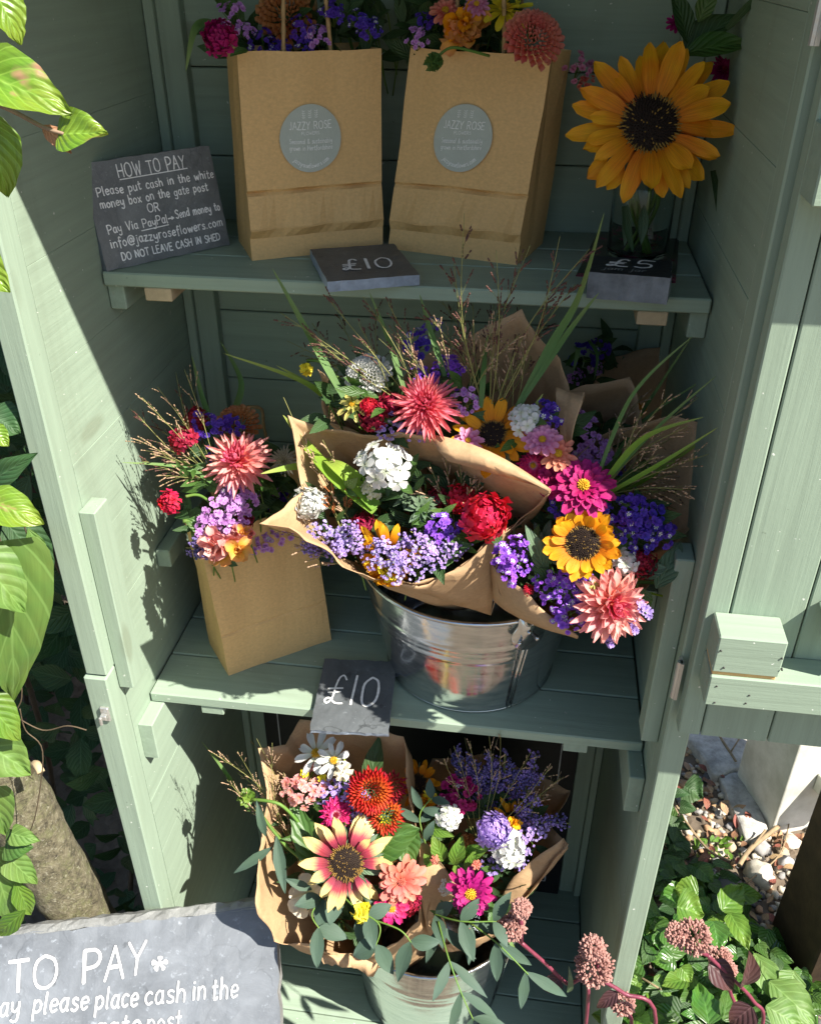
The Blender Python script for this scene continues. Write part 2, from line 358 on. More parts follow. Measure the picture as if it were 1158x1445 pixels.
def dome(mb, c, n, R_, h, nr=7, ns=20, mi=0):
    x, y, n = basis(n); rows = []
    for i in range(nr+1):
        a = i/nr*pi/2
        rows.append([c+n*(h*cos(a))+(x*cos(2*pi*k/ns)+y*sin(2*pi*k/ns))*max(1e-4, R_*sin(a)) for k in range(ns)])
    mb.grid(rows, None, mi, True)
def phyl(c, n, R_, h, N, lo=0., hi=1.):
    x, y, n = basis(n); out = []
    for k in range(N):
        t = sqrt((k+.5)/N)
        if lo <= t <= hi:
            a = k*2.39996; rr = R_*t; z = h*sqrt(max(0, 1-t*t))
            d = x*cos(a)+y*sin(a); out.append((c+d*rr+n*z, (d*t+n*(1.05-t)).normalized(), t))
    return out
def bead(mb, c, n, r, l, mi=0, ns=5):
    x, y, n = basis(n); rows = []
    for q, s in ((0, .6), (.35, 1), (.75, .8), (1, .15)):
        rows.append([c+n*(l*q)+(x*cos(2*pi*k/ns)+y*sin(2*pi*k/ns))*(r*s) for k in range(ns)])
    mb.grid(rows, None, mi, True)
def nrm(tx=0, ty=0): return (-FWD + RIGHT*tx + UP*ty).normalized()

def sunflower(par, c, n, Rr, mat=P_SUN, counts=(15, 15), wr=.24, elev=.25, disc=.42, name='sunflower', dry=False, curl=.35, pf='sray'):
    m = MB(); dr = Rr*disc; L = Rr*(1-disc*.86)
    ring(m, c-n*Rr*.05, n, counts[0], dr*.85, -.02*Rr, L, Rr*wr, elev-.1, curl, pf, .12, .2, nv=8, ruf=.05, fold=-.22)
    ring(m, c, n, counts[1], dr*.85, 0, L*.86, Rr*wr*.95, elev+.2, curl+.25, pf, .12, .24, nv=8, ruf=.06, fold=-.22)
    o = m.build(name, mat, par)
    d = MB(); dome(d, c-n*.04*Rr, n, dr*.98, dr*.30, mi=0)
    for p, d_, t in phyl(c-n*.04*Rr, n, dr*.97, dr*.30, 330):
        mi = 0
        if t > .78 and R.random() < .7: mi = 1
        elif R.random() < .10: mi = 1
        bead(d, p-d_*dr*.01, d_, dr*.034, dr*(.10 if t < .75 else .17)*rn(.7, 1.3), mi, 4)
    d.build('disc', [DISC, DISCB], o)
    s = MB(); ring(s, c-n*.1*Rr, n, 13, dr*.5, -.03, L*.85, Rr*.2, .0, .3, 'ovate', .1, .2); s.v = [v for v in s.v]
    s2 = MB(); ring(s2, c-n*.1*Rr, n, 12, dr*.6, 0, L*.8, Rr*.22, .05, .35, 'ovate', .1, .2); s2.build('sepals', L_GREY, o)
    return o
def cactus(par, c, n, Rr, mat, mat2=None, layers=8, name='dahlia', wr=.16, hgt=.5, p='cactus', cup=.55, dens=1.0):
    m = MB(); k2 = MB()
    for i in range(layers):
        t = i/(layers-1); cnt = int((23-11*t)*dens); el = -.08+1.25*t**1.4; L = Rr*(1.0-.62*t)
        tgt = k2 if (mat2 and i >= layers-3) else m
        ring(tgt, c, n, cnt, Rr*.10*(1-t), Rr*(.05+.16*t), L*.9, Rr*wr*(1.1-.3*t), el, .1-.55*t, p, cup, .17, nu=3, nv=5)
    o = m.build(name, mat, par)
    if mat2: k2.build('centre_petals', mat2, o)
    return o
def pompon(par, c, n, Rr, mat, N=130, name='dahlia', L=.34, W=.26, h=.8, p='round', cup=.55, mat2=None, lim=1.2):
    m = MB(); k2 = MB()
    x0, y0, n = basis(n)
    for pp, d, t in phyl(c-n*Rr*.15, n, Rr*.72, Rr*.72*h, N):
        rad = (pp-c); rad = (rad-n*rad.dot(n)); rad = rad.normalized() if rad.length > 1e-5 else x0
        Y = n.cross(rad); e = 1.45-1.45*t**1.1+rn(-.1, .1); sc = .5+.5*t
        petal(k2 if (mat2 and t < .4) else m, pp, rad, Y, n, Rr*L*sc*rn(.85, 1.15), Rr*W*sc, p, e, .25*t-.15, cup, 3, 4)
    o = m.build(name, mat, par)
    if mat2: k2.build('centre_petals', mat2, o)
    return o
def zinnia(par, c, n, Rr, mat, layers=4, cent=.2, name='zinnia', ruf=.06, cmat=YELC, p='round', cnt=13):
    m = MB()
    for i in range(layers):
        t = i/max(1, layers-1)
        ring(m, c, n, cnt-int(3*t), Rr*.12, Rr*.09*t, Rr*(.9-.48*t), Rr*.36*(1-.25*t), .1+.5*t, .35-.1*t, p, .18, .14, ruf=ruf)
    o = m.build(name, mat, par); d = MB(); dome(d, c+n*Rr*.1, n, Rr*cent, Rr*.12, 4, 12)
    for pp, d_, t in phyl(c+n*Rr*.1, n, Rr*cent, Rr*.12, 40): bead(d, pp, d_, Rr*.028, Rr*.09, 0, 4)
    d.build('centre', cmat, o); return o
def floret(m, c, n, r, k=5, elev=.25, mi=0, p='fan', w=.95, curl=.5, nu=2, nv=3):
    ring(m, c, n, k, r*.06, 0, r, r*w, elev, curl, p, .1, .15, nu=nu, nv=nv, mi=mi)
def scabiosa(par, c, n, Rr, mat, N=46, name='scabiosa', h=.42, fr=.40):
    m = MB()
    for pp, d, t in phyl(c, n, Rr*.85, Rr*h, N):
        floret(m, pp, (d+Vector((rn(-.3,.3), rn(-.3,.3), rn(-.3,.3)))).normalized(), Rr*fr*(.55+.5*t)*rn(.85, 1.2), 4, .55, w=1.0, curl=.7)
    bead(m, c-n*Rr*.3, n, Rr*.5, Rr*.6)
    return m.build(name, mat, par)
def statice(par, c, n, Rr, mat=P_VIO, N=42, name='statice', white=.3, ax=None, asp=1.0):
    fs = 1.0
    if mat is P_LAV: N = int(N*2.0); fs = .62
    """papery clusters on short stems; ax stretches the cluster along a direction"""
    m = MB(); wv = MB(); st = MB(); n = Vector(n).normalized(); x, y, n = basis(n)
    for k in range(N):
        a = rn(0, 2*pi); q = sqrt(rn(0, 1)); d = x*cos(a)*q+y*sin(a)*q
        if ax is not None: d = d+ax*(d.dot(ax)*(asp-1))
        pp = c+d*Rr+n*(Rr*.5*(1-q*q)+rn(-.3, .35)*Rr)
        dn = (n+d*.7+Vector((rn(-.4,.4), rn(-.4,.4), rn(-.4,.4)))).normalized(); r = Rr*rn(.15, .27)*fs 
        floret(m, pp, dn, r, 5, .9, w=1.15, curl=.9)
        if R.random() < white: floret(wv, pp+dn*r*.45, dn, r*.62, 5, .35, w=.8)
        if k % 3 == 0: st.tube([pp, pp-n*Rr*.6-d*.3*Rr, c-n*Rr*1.6], Rr*.03, 4)
    o = m.build(name, mat, par)
    if wv.v: wv.build('white_florets', P_WHITE, o)
    st.build('stems', STEM, o); return o
def phlox(par, c, n, Rr, mat=P_WHITE, N=20, name='phlox', h=.5, fr=.31):
    m = MB()
    for pp, d, t in phyl(c, n, Rr*.8, Rr*h, N):
        floret(m, pp+Vector((rn(-1,1), rn(-1,1), rn(-1,1)))*Rr*.1, (d+n*.6+Vector((rn(-.3,.3), rn(-.3,.3), rn(-.3,.3)))).normalized(), Rr*fr*rn(.8, 1.15), 5, .08, p='round', w=.85, curl=.3, nv=4, nu=3)
        m.tube([pp, c-n*Rr*.6], Rr*.018, 3, 1)
    return m.build(name, [mat, STEM], par)
def spray(par, pts, mat, name='sea_lavender', br=22, L=.05, fl=.0032, stem=G_STEM, dens=9):
    """wiry branching stems carrying many tiny florets"""
    st = MB(); m = st; P = catmull(pts, 8); st.tube(P, .0009, 4)
    for b in range(br):
        i = int(rn(.25, 1)*(len(P)-2)); t = (P[i+1]-P[i]).normalized(); s = Vector((rn(-1,1), rn(-1,1), rn(-1,1))); d = (t*.9+s*.7).normalized()
        l = L*rn(.5, 1.1)*(1.15-.5*i/len(P)); Q = [P[i]+d*l*q+s*l*.12*q*q for q in (0, .33, .66, 1)]; st.tube(Q, .0005, 3, cap=False)
        for k in range(dens):
            q = rn(.35, 1); p = P[i]+d*l*q+Vector((rn(-1,1), rn(-1,1), rn(-1,1)))*.004
            bead(m, p, (d+Vector((rn(-1,1), rn(-1,1), rn(-1,1)))*.9), fl*rn(.6, 1.1), fl*rn(1.3, 2.2), 1, 5)
    return st.build(name, [stem, mat], par)
def plume(par, base, tips, seed=G_SEED, name='grass_plume', stem=G_STEM, L=.05, nb=12, ns=7, sr=.0010, r=.0008):
    """airy millet seed head: thin stems, hair branches, tiny seeds"""
    st = MB(); m = st; base = Vector(base)
    for tip in tips:
        tip = Vector(tip); mid = (base+tip)/2+Vector((rn(-1,1), rn(-1,1), rn(0,1)))*(tip-base).length*.07
        P = catmull([base, mid, tip], 8); st.tube(P, [r*(1-.6*i/len(P)) for i in range(len(P))], 4)
        for b in range(nb):
            i = int(rn(.45, 1)*(len(P)-2)); t = (P[i+1]-P[i]).normalized(); s = Vector((rn(-1,1), rn(-1,1), rn(-1,1)))
            d = (t*1.3+s*.6).normalized(); l = L*rn(.3, 1)*(1.2-.7*i/len(P)); Q = [P[i]+d*l*q+Vector((0, 0, -1))*l*.12*q*q for q in (0, .5, 1)]
            st.tube(Q, r*.28, 3, cap=False)
            for k in range(ns):
                q = rn(.3, 1); bead(m, P[i]+d*l*q-Vector((0, 0, 1))*l*.12*q*q, d+s*.3, sr*rn(.7, 1.2), sr*rn(2, 3.6), 1, 4)
    return st.build(name, [stem, seed], par)
def blade(par, pts, W, mat=G_BLADE, name='grass_blade', side=None, n=9, fold=.35, base_w=.55):
    P = catmull(pts, n); N = len(P); m = MB(); rows = []; uvs = []
    for i, p in enumerate(P):
        t = (P[min(i+1, N-1)]-P[max(i-1, 0)]).normalized(); view = (CAM-p).normalized()
        sd = t.cross(side if side is not None else (view+Vector((.3, .2, .5)))).normalized(); nn = sd.cross(t)
        v = i/(N-1); w_ = W*.5*(base_w+(1-base_w)*min(1, v*3))*(1-v**2.2)+.0002
        rows.append([p-sd*w_+nn*fold*w_, p, p+sd*w_+nn*fold*w_]); uvs += [(0, v), (.5, v), (1, v)]
    m.grid(rows, uvs); return m.build(name, mat, par)
def leaf(par, base, tip, W, mat=L_MID, name='leaf', up=None, p='leaf', curl=.5, fold=.3, ser=0, nv=10, nu=6, ruf=.03, mb=None, mi=0):
    base = Vector(base); tip = Vector(tip); X = (tip-base); L = X.length; X.normalize()
    up = Vector(up) if up is not None else (-FWD+Vector((0, 0, .4))); Z = (up-X*up.dot(X)).normalized(); Y = Z.cross(X)
    m = mb or MB(); petal(m, base, X, Y, Z, L*1.03, W, p, curl*.5, curl, .02, nu, nv, mi, ruf, ser, 0, fold)
    if mb is None: return m.build(name, mat, par)
def euc(par, pts, pairs, LL, WW, name='eucalyptus_sprig', p='lance', mat=L_EUC, droop=.5, skip=.0):
    P = catmull(pts, 8); m = MB(); m.tube(P, [.0016*(1-.5*i/len(P)) for i in range(len(P))], 5, 1)
    for k in range(pairs):
        i = int((.12+.88*k/max(1, pairs-1))*(len(P)-2)); t = (P[i+1]-P[i]).normalized()
        view = (CAM-P[i]).normalized(); sd = t.cross(view).normalized()
        for s in (-1, 1):
            d = (t*rn(.4, .9)+sd*s*rn(.6, 1)+view*rn(-.2, .5)-Vector((0, 0, 1))*droop*rn(.2, .8)).normalized()
            l = LL*rn(.75, 1.15)
            leaf(None, P[i], P[i]+d*l, WW*rn(.8, 1.1), mat, up=view+Vector((rn(-.5,.5), rn(-.5,.5), rn(-.2,.6))), p=p, curl=rn(.1, .6), fold=.12, mb=m, nv=7, nu=4)
    return m.build(name, [mat, STEM], par)
def filler(par, pts, rad, N, mat=L_DARK, name='foliage', L=(.025, .05), W=.4, stems=True):
    """the leafy mass between the flowers: many separate leaves"""
    m = MB()
    for k in range(N):
        c = Vector(R.choice(pts))+Vector((rn(-1,1), rn(-1,1), rn(-1,1)))*rad; d = Vector((rn(-1,1), rn(-1,.4), rn(-.3,1))).normalized(); l = rn(*L)
        leaf(None, c, c+d*l, l*W, mat, up=Vector((rn(-.6,.6), -1+rn(-.5,.5), rn(.2,1))), p='lance', curl=rn(0, .8), fold=.25, mb=m, nv=5, nu=2)
        if stems and k % 3 == 0: m.tube([c, c+Vector((rn(-.02,.02), .03, -.07))], .0011, 4, 1)
    return m.build(name, [mat, STEM], par)
def wrap(par, rim, base, r0=.035, name='paper_wrap', mat=KRAFT, crump=.007, nt_=22, sharp=True, seed=0, bulge=.03, open_=False):
    """one sheet of paper: from the tied waist out to the irregular rim"""
    pts = [at(*q) for q in rim]; base = Vector(base); out = []
    N = len(pts); M_ = 9
    for i in range(N - (1 if open_ else 0)):
        a, b = pts[i], pts[(i+1) % N]
        for k in range(M_): out.append(a.lerp(b, k/M_))
    if open_: out.append(pts[-1])
    cen = sum(pts, Vector())/N; ax = (cen-base).normalized(); rows = []
    for j in range(nt_+1):
        t = j/nt_; row = []
        for i, p in enumerate(out):
            d = p-base; d = d-ax*d.dot(ax); d = d.normalized(); q = base+d*r0
            e = q.lerp(p, t)+d*(bulge*sin(pi*t))
            nv_ = noise.noise_vector(e*11+Vector((seed, 0, 0)))*crump*1.6+noise.noise_vector(e*34+Vector((0, seed, 0)))*crump*.55
            vo = noise.voronoi(e*13+Vector((seed, 1, 2)))[0]; vo2 = noise.voronoi(e*31+Vector((seed, 5, 2)))[0]
            cz = (vo[1]-vo[0])*crump*.9+(vo2[1]-vo2[0])*crump*.25
            row.append(e+nv_*(.25+.6*t)-d*cz*(.3+.7*t))
        rows.append(row)
    m = MB(); m.grid(rows, None, 0, not open_); return m.build(name, mat, par, True, 0, .0009)

# ------------------------------------------------------------------ handwriting: a stroke font
GL = {}
def G(ch, w_, s): GL[ch] = (w_, [[tuple(float(q) for q in p.split(',')) for p in st.split()] for st in s.split('|')])
G('A', 7, '0,0 3.3,10 6.8,0|1.2,3.8 5.6,3.8'); G('B', 6, '0,0 0,10|0,10 4,9.6 4.6,7.6 3.5,5.6 0,5.2|0,5.2 4.8,4.8 5.6,2.6 4,.3 0,0')
G('C', 6.5, '6,8.6 4,10 1.5,9 .2,5.5 1,1.6 3.4,0 6,1.3'); G('D', 7, '0,0 0,10|0,10 4,9.4 6.2,6 5.6,2 3,0 0,0')
G('E', 5.5, '5,10 0,10 0,0 5.2,0|0,5.2 4.2,5.2'); G('F', 5.5, '5,10 0,10 0,0|0,5.2 4.2,5.2'); G('H', 7, '0,0 0,10|6,0 6,10|0,5 6,5'); G('I', 2, '.6,0 .6,10')
G('J', 5, '4,10 4,2 2.6,0 .4,1'); G('L', 5.5, '0,10 0,0 5,0'); G('N', 7, '0,0 0,10 5.8,0 6,10'); G('O', 8, '3.6,10 1,8.6 .1,5 1,1.3 3.7,0 6.4,1.3 7.3,5 6.3,8.7 3.6,10')
G('P', 6.2, '.2,0 0,10|0,10 4,9.8 5.8,7.6 4.4,5 .2,4.4'); G('R', 6.5, '0,0 0,10|0,10 4,9.6 5.2,7.5 4,5.3 0,4.8|2.6,5 5.8,0'); G('S', 5.8, '5.2,8.6 3,10 .7,8.6 1.2,6.2 4.2,4.6 5.2,2.2 3,0 .2,1.2')
G('T', 6.6, '0,10 6.5,10|3.2,10 3.2,0'); G('U', 6.8, '0,10 .2,3 1.8,.3 4,.3 5.8,3 6,10'); G('V', 6.5, '0,10 3,0 6.2,10'); G('W', 9, '0,10 2.2,0 4.3,8 6.4,0 8.6,10')
G('Y', 6.4, '0,10 3.1,5|6.2,10 3.1,5 2.6,0'); G('Z', 6.2, '.3,10 5.8,10 0,0 6,0'); G('G', 7, '6,8.4 4,10 1.5,9 .2,5.5 1,1.6 3.4,0 6,1.6 6.2,4.4 3.8,4.4'); G('M', 8, '0,0 .5,10 3.8,3 7,10 7.6,0')
G('a', 5.2, '4.2,5.2 2,6 .3,4 .3,1.6 1.8,0 3.6,1 4.2,4|4.2,6 4.2,1 5,.1'); G('b', 5.2, '.3,10 .3,0|.3,4.4 2.4,6 4.4,4.4 4.2,1.3 2.2,0 .3,1'); G('c', 4.4, '4,5 2.2,6 .4,4.2 .4,1.6 2,0 4,1')
G('d', 5.2, '4.3,4.5 2.2,6 .3,4 .3,1.6 2,0 4.3,1.6|4.4,10 4.4,0'); G('e', 4.8, '.4,3 4.2,3.4 3.8,5.4 2.2,6 .5,4.4 .4,1.6 2,0 4.2,1'); G('f', 3.6, '3.6,9 2.4,10 1.4,8.6 1.4,-1.6|0,5.8 3.2,5.8')
G('g', 5.2, '4.3,5 2.2,6 .3,4.4 .4,1.8 2,.6 4.3,2|4.4,6 4.3,-2 2.4,-3.4 .3,-2.4'); G('h', 5.2, '.2,10 .2,0|.2,3.8 2.2,6 4.1,4.6 4.3,0'); G('i', 1.8, '.6,6 .6,.2|.6,8 .7,8.4')
G('j', 2.6, '1.6,6 1.5,-2 .2,-3.3 -1,-2.4|1.6,8 1.7,8.4'); G('l', 2, '.5,10 .5,.6 1.2,.1'); G('m', 7.6, '.2,6 .2,0|.2,4 1.8,6 3.3,4.8 3.4,0|3.4,4 5,6 6.6,4.8 6.8,0'); G('n', 5.2, '.2,6 .2,0|.2,3.8 2.2,6 4.1,4.6 4.3,0')
G('o', 5.2, '2.3,6 .5,4.6 .3,2 2,0 4.1,1.2 4.4,4 2.3,6'); G('p', 5.2, '.2,6 .2,-3.4|.2,4.4 2.4,6 4.4,4.4 4.2,1.6 2.2,.2 .2,1.2'); G('r', 3.8, '.2,6 .3,0|.3,3.6 1.8,5.8 3.6,5.6'); G('s', 4.4, '3.8,5.2 2.2,6 .6,4.8 1.6,3.4 3.6,2.3 3.6,.6 1.8,0 .2,.8')
G('t', 3.8, '1.5,9 1.5,1 2.6,0 3.6,.8|0,6 3.4,6.2'); G('u', 5.2, '.2,6 .3,1.6 1.8,0 3.8,1.4|4.2,6 4.2,.2'); G('v', 4.8, '0,6 2.1,0 4.4,6'); G('w', 7, '0,6 1.6,.2 3.3,5 5,.2 6.6,6'); G('x', 5, '0,6 4.2,0|4.2,6 0,0')
G('y', 5.2, '.2,6 .5,2.6 2.2,1.4 4.2,3|4.4,6 4.2,-1.8 2.2,-3.4 .2,-2.4'); G('z', 4.8, '.2,6 4,6 0,0 4.4,0'); G('.', 1.8, '.5,0 .6,.4'); G(' ', 4, '0,-90 0,-90')
G('@', 9, '5.6,5.6 3.6,6.2 2.4,3.8 3.6,1.8 5.4,3 5.8,6 5.8,2.6 7,1.8 8.2,4 7.4,7.4 4.4,8.8 1.4,7.2 .3,3.4 2,-.4 5.4,-1 7.4,0')
G('&', 7, '6.4,0 1.6,7 2.2,9.6 4,9.4 4,7.4 .6,3.2 1.2,.4 3.4,0 6,3.6'); G('>', 5, '0,3 4,3|2.6,4.6 4.4,3 2.6,1.4'); G('1', 3, '1,10 1,0'); G('0', 7.6, '3.4,10 .8,8 .1,5 1,1.3 3.5,0 6,1.5 6.9,5 6,8.6 3.4,10')
G('5', 6.6, '6,10 1.2,10 .8,5.6 3.6,6 5.8,4.2 5.4,1.4 3,0 .2,1'); G('£', 8.6, '7,8.6 5.6,10 4,9 3.4,5.6 3,2 1.4,.2 .2,1.2 1.8,2 4.4,.4 7.6,.2|.6,5.2 6.2,5.6|.8,3.9 5.8,4.2')
G('*', 6, '3,5.3 3,7 3.6,8.2 2.4,8.2 3,7|3,5.3 4.4,5.8 5.8,5.6 5.2,6.7 4.4,5.8|3,5.3 4,4 4.2,2.6 5,3.6 4,4|3,5.3 2,4 1.2,3.4 2,2.6 2,4|3,5.3 1.6,5.8 .5,6.6 .3,5.4 1.6,5.8')
SMOOTH = set('BCDOPRSUJabcdefghjlmnopqrstuy@&05£G*')
def write(mb, text, fn, x0, y0, size, lw, gap=1.6, jit=.02, width=None, slant=0, rnd=None):
    """lay strokes as flat ribbons; fn(u,v,h) maps text plane to world"""
    rr = rnd or R; tot = sum(GL[c][0]+gap for c in text)-gap; k = size/10; kx = k if width is None else width/tot
    x = x0
    for ch in text:
        w_, sts = GL[ch]
        if ch != ' ':
            dy = rr.uniform(-jit, jit)*size; sc = 1+rr.uniform(-jit, jit)
            for st in sts:
                P = [Vector((x+(a+slant*b)*kx, y0+dy+b*k*sc, 0)) for a, b in st]
                lq = lw*rr.uniform(.82, 1.15); P = [q+Vector((rr.uniform(-1, 1), rr.uniform(-1, 1), 0))*size*.012*(jit > 0) for q in P]
                P = catmull(P, 5) if (ch in SMOOTH and len(P) > 2) else [P[0].lerp(P[-1], 0)]+[q for q in P[1:]]
                for a, b in zip(P, P[1:]):
                    d = b-a
                    if d.length < 1e-7: continue
                    d.normalize(); s = Vector((-d.y, d.x, 0))*lq*.5*rr.uniform(.9, 1.1); a2 = a-d*lw*.3; b2 = b+d*lw*.3
                    q = [a2-s*.7, a+d*lw*.1-s, b-d*lw*.1-s, b2-s*.7, b2+s*.7, b-d*lw*.1+s, a+d*lw*.1+s, a2+s*.7]
                    mb.add([fn(p.x, p.y, rr.uniform(0, .00012)) for p in q], [tuple(range(8))])
        x += (w_+gap)*kx
    return x-gap*kx
def planefn(o, U, V, lift=.0007):
    U = Vector(U).normalized(); V = Vector(V); V = (V-U*V.dot(U)).normalized(); Nn = U.cross(V); o = Vector(o)
    return lambda u, v, h=0: o+U*u+V*v+Nn*(lift+h)
def slab(name, o, U, V, W_, H_, th, mat, parent, emat=None, rough=.0012, nx=14, ny=12):
    """a stone slab: front face at plane o+U,V, thickness behind it, uneven split edges"""
    f = planefn(o, U, V, 0); m = MB(); rows = []
    sd = rn(0, 99)
    def e(a): return noise.noise(Vector((a*70+sd, sd, 0)))*rough*1.6
    fr = [[f(W_*i/nx+(e(j/ny) if i in (0, nx) else 0), H_*j/ny+(e(i/nx+5) if j in (0, ny) else 0), noise.noise(Vector((i*.9+sd, j*.9, 1)))*rough*.5) for i in range(nx+1)] for j in range(ny+1)]
    Nn = Vector(U).normalized().cross((Vector(V)-Vector(U).normalized()*Vector(V).dot(Vector(U).normalized())).normalized())
    m.grid(fr); per = [fr[0][i] for i in range(nx+1)]+[fr[j][nx] for j in range(1, ny+1)]+[fr[ny][i] for i in range(nx-1, -1, -1)]+[fr[j][0] for j in range(ny-1, 0, -1)]
    rws = [[p-Nn*(th*t)+Vector((e(i*.3), e(i*.3+3), e(i*.7)))*(.9 if 0 < t < 1 else 0) for i, p in enumerate(per)] for t in (0, .35, .7, 1)]
    m.grid(rws[::-1], None, 1, True); m.grid([[p-Nn*th for p in r] for r in fr][::-1], None, 0)
    return m.build(name, [mat, emat or mat], parent, False)
# ------------------------------------------------------------------ ground, shed
A, D, Y1, Y2, ZT, ZF = .36, .4544, .1858, .0938, .6023, -.827
def ground_mat():
    m, nt, b, _ = newmat('gravelly_earth'); co = tc(nt)
    v = N_(nt, 'ShaderNodeTexVoronoi'); v.inputs['Scale'].default_value = 45; nt.links.new(co, v.inputs['Vector'])
    n = noi(nt, co, 6, 6, .7); f = noi(nt, co, 120, 4)
    c = mixc(nt, .55, ramp(nt, noi(nt, v.outputs['Color'], 1, 0), [(0.3, (.10, .075, .05)), (.6, (.26, .21, .15))]), (.16, .12, .085))
    c = mixc(nt, rmap(nt, n, .4, .65, 0, .7), c, (.06, .045, .03))
    nt.links.new(c, b.inputs['Base Color']); b.inputs['Roughness'].default_value = .9
    n1 = bump(nt, v.outputs['Distance'], .8, .01, None); bump(nt, f, .4, .003, b, n1); return m
g = MB(); g.grid([[(-60+120*i/24, -60+120*j/24, -.9) for i in range(25)] for j in range(25)])
tag(g.build('ground', ground_mat()), kind='structure')

SH = thing('garden_cupboard', 'sage green painted timber garden cupboard with shelves of flowers', 'cupboard', (0, .2, -.9))
def planks(name, mat, ax, lo, hi, step, other, gap=.0022, bevel=.0018, parent=SH, jit=.0008):
    """boards side by side along axis ax, in one part"""
    m = MB(); q = lo
    while q < hi-.005:
        e = min(q+step, hi); a = [other[0][0], other[0][1], other[0][2]]; b = [other[1][0], other[1][1], other[1][2]]
        a[ax] = q+gap/2; b[ax] = e-gap/2
        k = 0 if other[1][0]-other[0][0] < .03 else (1 if other[1][1]-other[0][1] < .05 else 2)
        j = rn(-jit, jit); a[k] += j; b[k] += j
        m.box(a, b); q = e
    return m.build(name, mat, parent, False, bevel)
planks('side_wall', WY, 2, -.88, 1.106, .118, ((-A-.018, .036, 0), (-A-.001, D+.018, 0)), .0002, .0003, jit=.0002)
planks('side_wall', WY, 2, -.88, 1.106, .118, ((A+.001, .036, 0), (A+.018, D+.018, 0)), .0003, .0005, jit=.0002)
box('light_seal_sheet', (-A-.03, .036, -.895), (-A-.0185, D+.03, 1.1), WY, SH); box('light_seal_sheet', (A+.0185, .036, -.895), (A+.0295, D+.03, 1.1), WY, SH); box('light_seal_sheet', (-A-.0182, D+.0188, -.895), (A+.0182, D+.03, 1.1), WX, SH)  # unseen sheets outside the planks, added to keep daylight out of the gaps
planks('back_wall', WX, 2, -.88, 1.106, .112, ((-A, D, 0), (A, D+.018, 0)), .0016, .0014)
planks('floor', WX, 1, .01, D-.001, .088, ((-A+.001, 0, ZF-.02), (A-.001, 0, ZF)))
box('plinth', (-A+.001, .012, -.895), (A-.001, .03, ZF-.022), WX, SH)
planks('roof', WX, 1, -.1, .54, .11, ((-.46, 0, 1.108), (.46, 0, 1.13)))
box('post', (-A-.030, 0, .118), (-A, .035, 1.106), WZ, SH, .002)
box('post_facing', (-A-.033, -.004, -.895), (-A-.0005, .035, .116), WZ, SH, .002)
box('post', (A+.0005, -.002, -.895), (A+.030, .035, 1.106), WZ, SH, .002)
for s in (-1, 1):
    x0, x1 = sorted((s*A, s*(A-.021)))
    box('batten', (x0, .022, .078), (x1, .058, .362), WZ, SH)
    box('shelf_bearer', (x0-.002*(s < 0), .048, -.088), (x1, D-.03, -.0185), WY, SH)
    box('shelf_bearer', (x0, Y1+.012, ZT-.05), (x1, D-.03, ZT-.0178), WY, SH)
    box('shelf_bearer', (x0, .195, .158), (x1, D-.03, .188), WY, SH)
    xa, xb = sorted((s*(A-.0005), s*(A-.014))); box('corner_batten', (xa, D-.03, ZF+.002), (xb, D-.001, 1.1), WZ, SH)
    xa, xb = sorted((s*(A-.0145), s*(A-.046))); box('corner_batten', (xa, D-.02, ZF+.002), (xb, D-.0012, .262), WZ, SH); box('corner_batten', (xa, D-.022, .266), (xb, D-.0012, 1.1), WZ, SH)
sh1 = planks('shelf', WX, 1, Y1, D-.003, .0885, ((-A+.0015, 0, ZT-.0172), (A-.0015, 0, ZT)))
sh2 = planks('shelf', WX, 1, Y2, D-.003, .09, ((-A+.0015, 0, -.0175), (A-.0015, 0, 0)))
for sh, z, y0, pxs, py in ((sh1, ZT-.0174, Y1+.002, (223, 925), 415), (sh2, -.0177, Y2+.003, (304, 815), 1030)):
    for px in pxs:
        x = at(px, py, y0).x; c = box('cleat', (x-.017, y0, z-.016), (x+.017, D-.03, z), RAW if z > .2 else WY, sh, .001)
m = MB(); p = at(150, 1005, -.004)
m.box((p.x-.006, -.009, p.z-.012), (p.x+.006, -.0042, p.z+.012)); m.box((p.x-.004, -.016, p.z-.004), (p.x+.005, -.0092, p.z+.004)); m.box((p.x-.004, -.02, p.z-.01), (p.x+.0, -.0162, p.z+.004))
m.build('latch_keeper', METAL, SH, False, .001)
# open door, folded right back beside the right-hand post
dm = MB(); edges = [A+.006, at(1000, 1001, -.045).x, at(1098, 1010, -.045).x, .60, .70, .80, .93]
for a_, b_ in zip(edges, edges[1:]): dm.box((a_+.0008, -.035, .155), (b_-.0008, -.012, 1.09))
door = dm.build('door', WZ, SH, False, .0015)
box('ledge', (.3755, -.078, .244), (.92, -.0352, .2855), WX, door)
box('ledge', (.3665, -.078, .765), (.92, -.0352, .822), WX, door)
box('block', (.3755, -.0775, .291), (.443, -.0352, .3385), WX, door)
box('block', (.3665, -.0775, .872), (.45, -.0352, .93), WX, door)
box('filler_strip', (.377, -.075, .2857), (.441, -.0355, .2908), plain('bare_wood_strip', (.62, .42, .17), .7, .15, 60), door, .0005)
br = MB(); M = Matrix.Translation((.515, -.056, .318)) @ Matrix.Rotation(-radians(42), 4, 'Y'); br.box((0, -.0195, 0), (.60, .0195, .06), 0, M); br.build('added_shadow_brace', WX, door, False, .0015)  # diagonal timber out of view, added to throw a shadow onto the door
for z in (.19, .87):
    h = MB(); h.tube([(A-.002, -.012, z), (A-.002, -.012, z+.055)], .0035, 8); h.box((A-.0018, -.017, z), (A+.0018, -.002, z+.055)); h.build('hinge', METAL, door, False)
nl = MB()
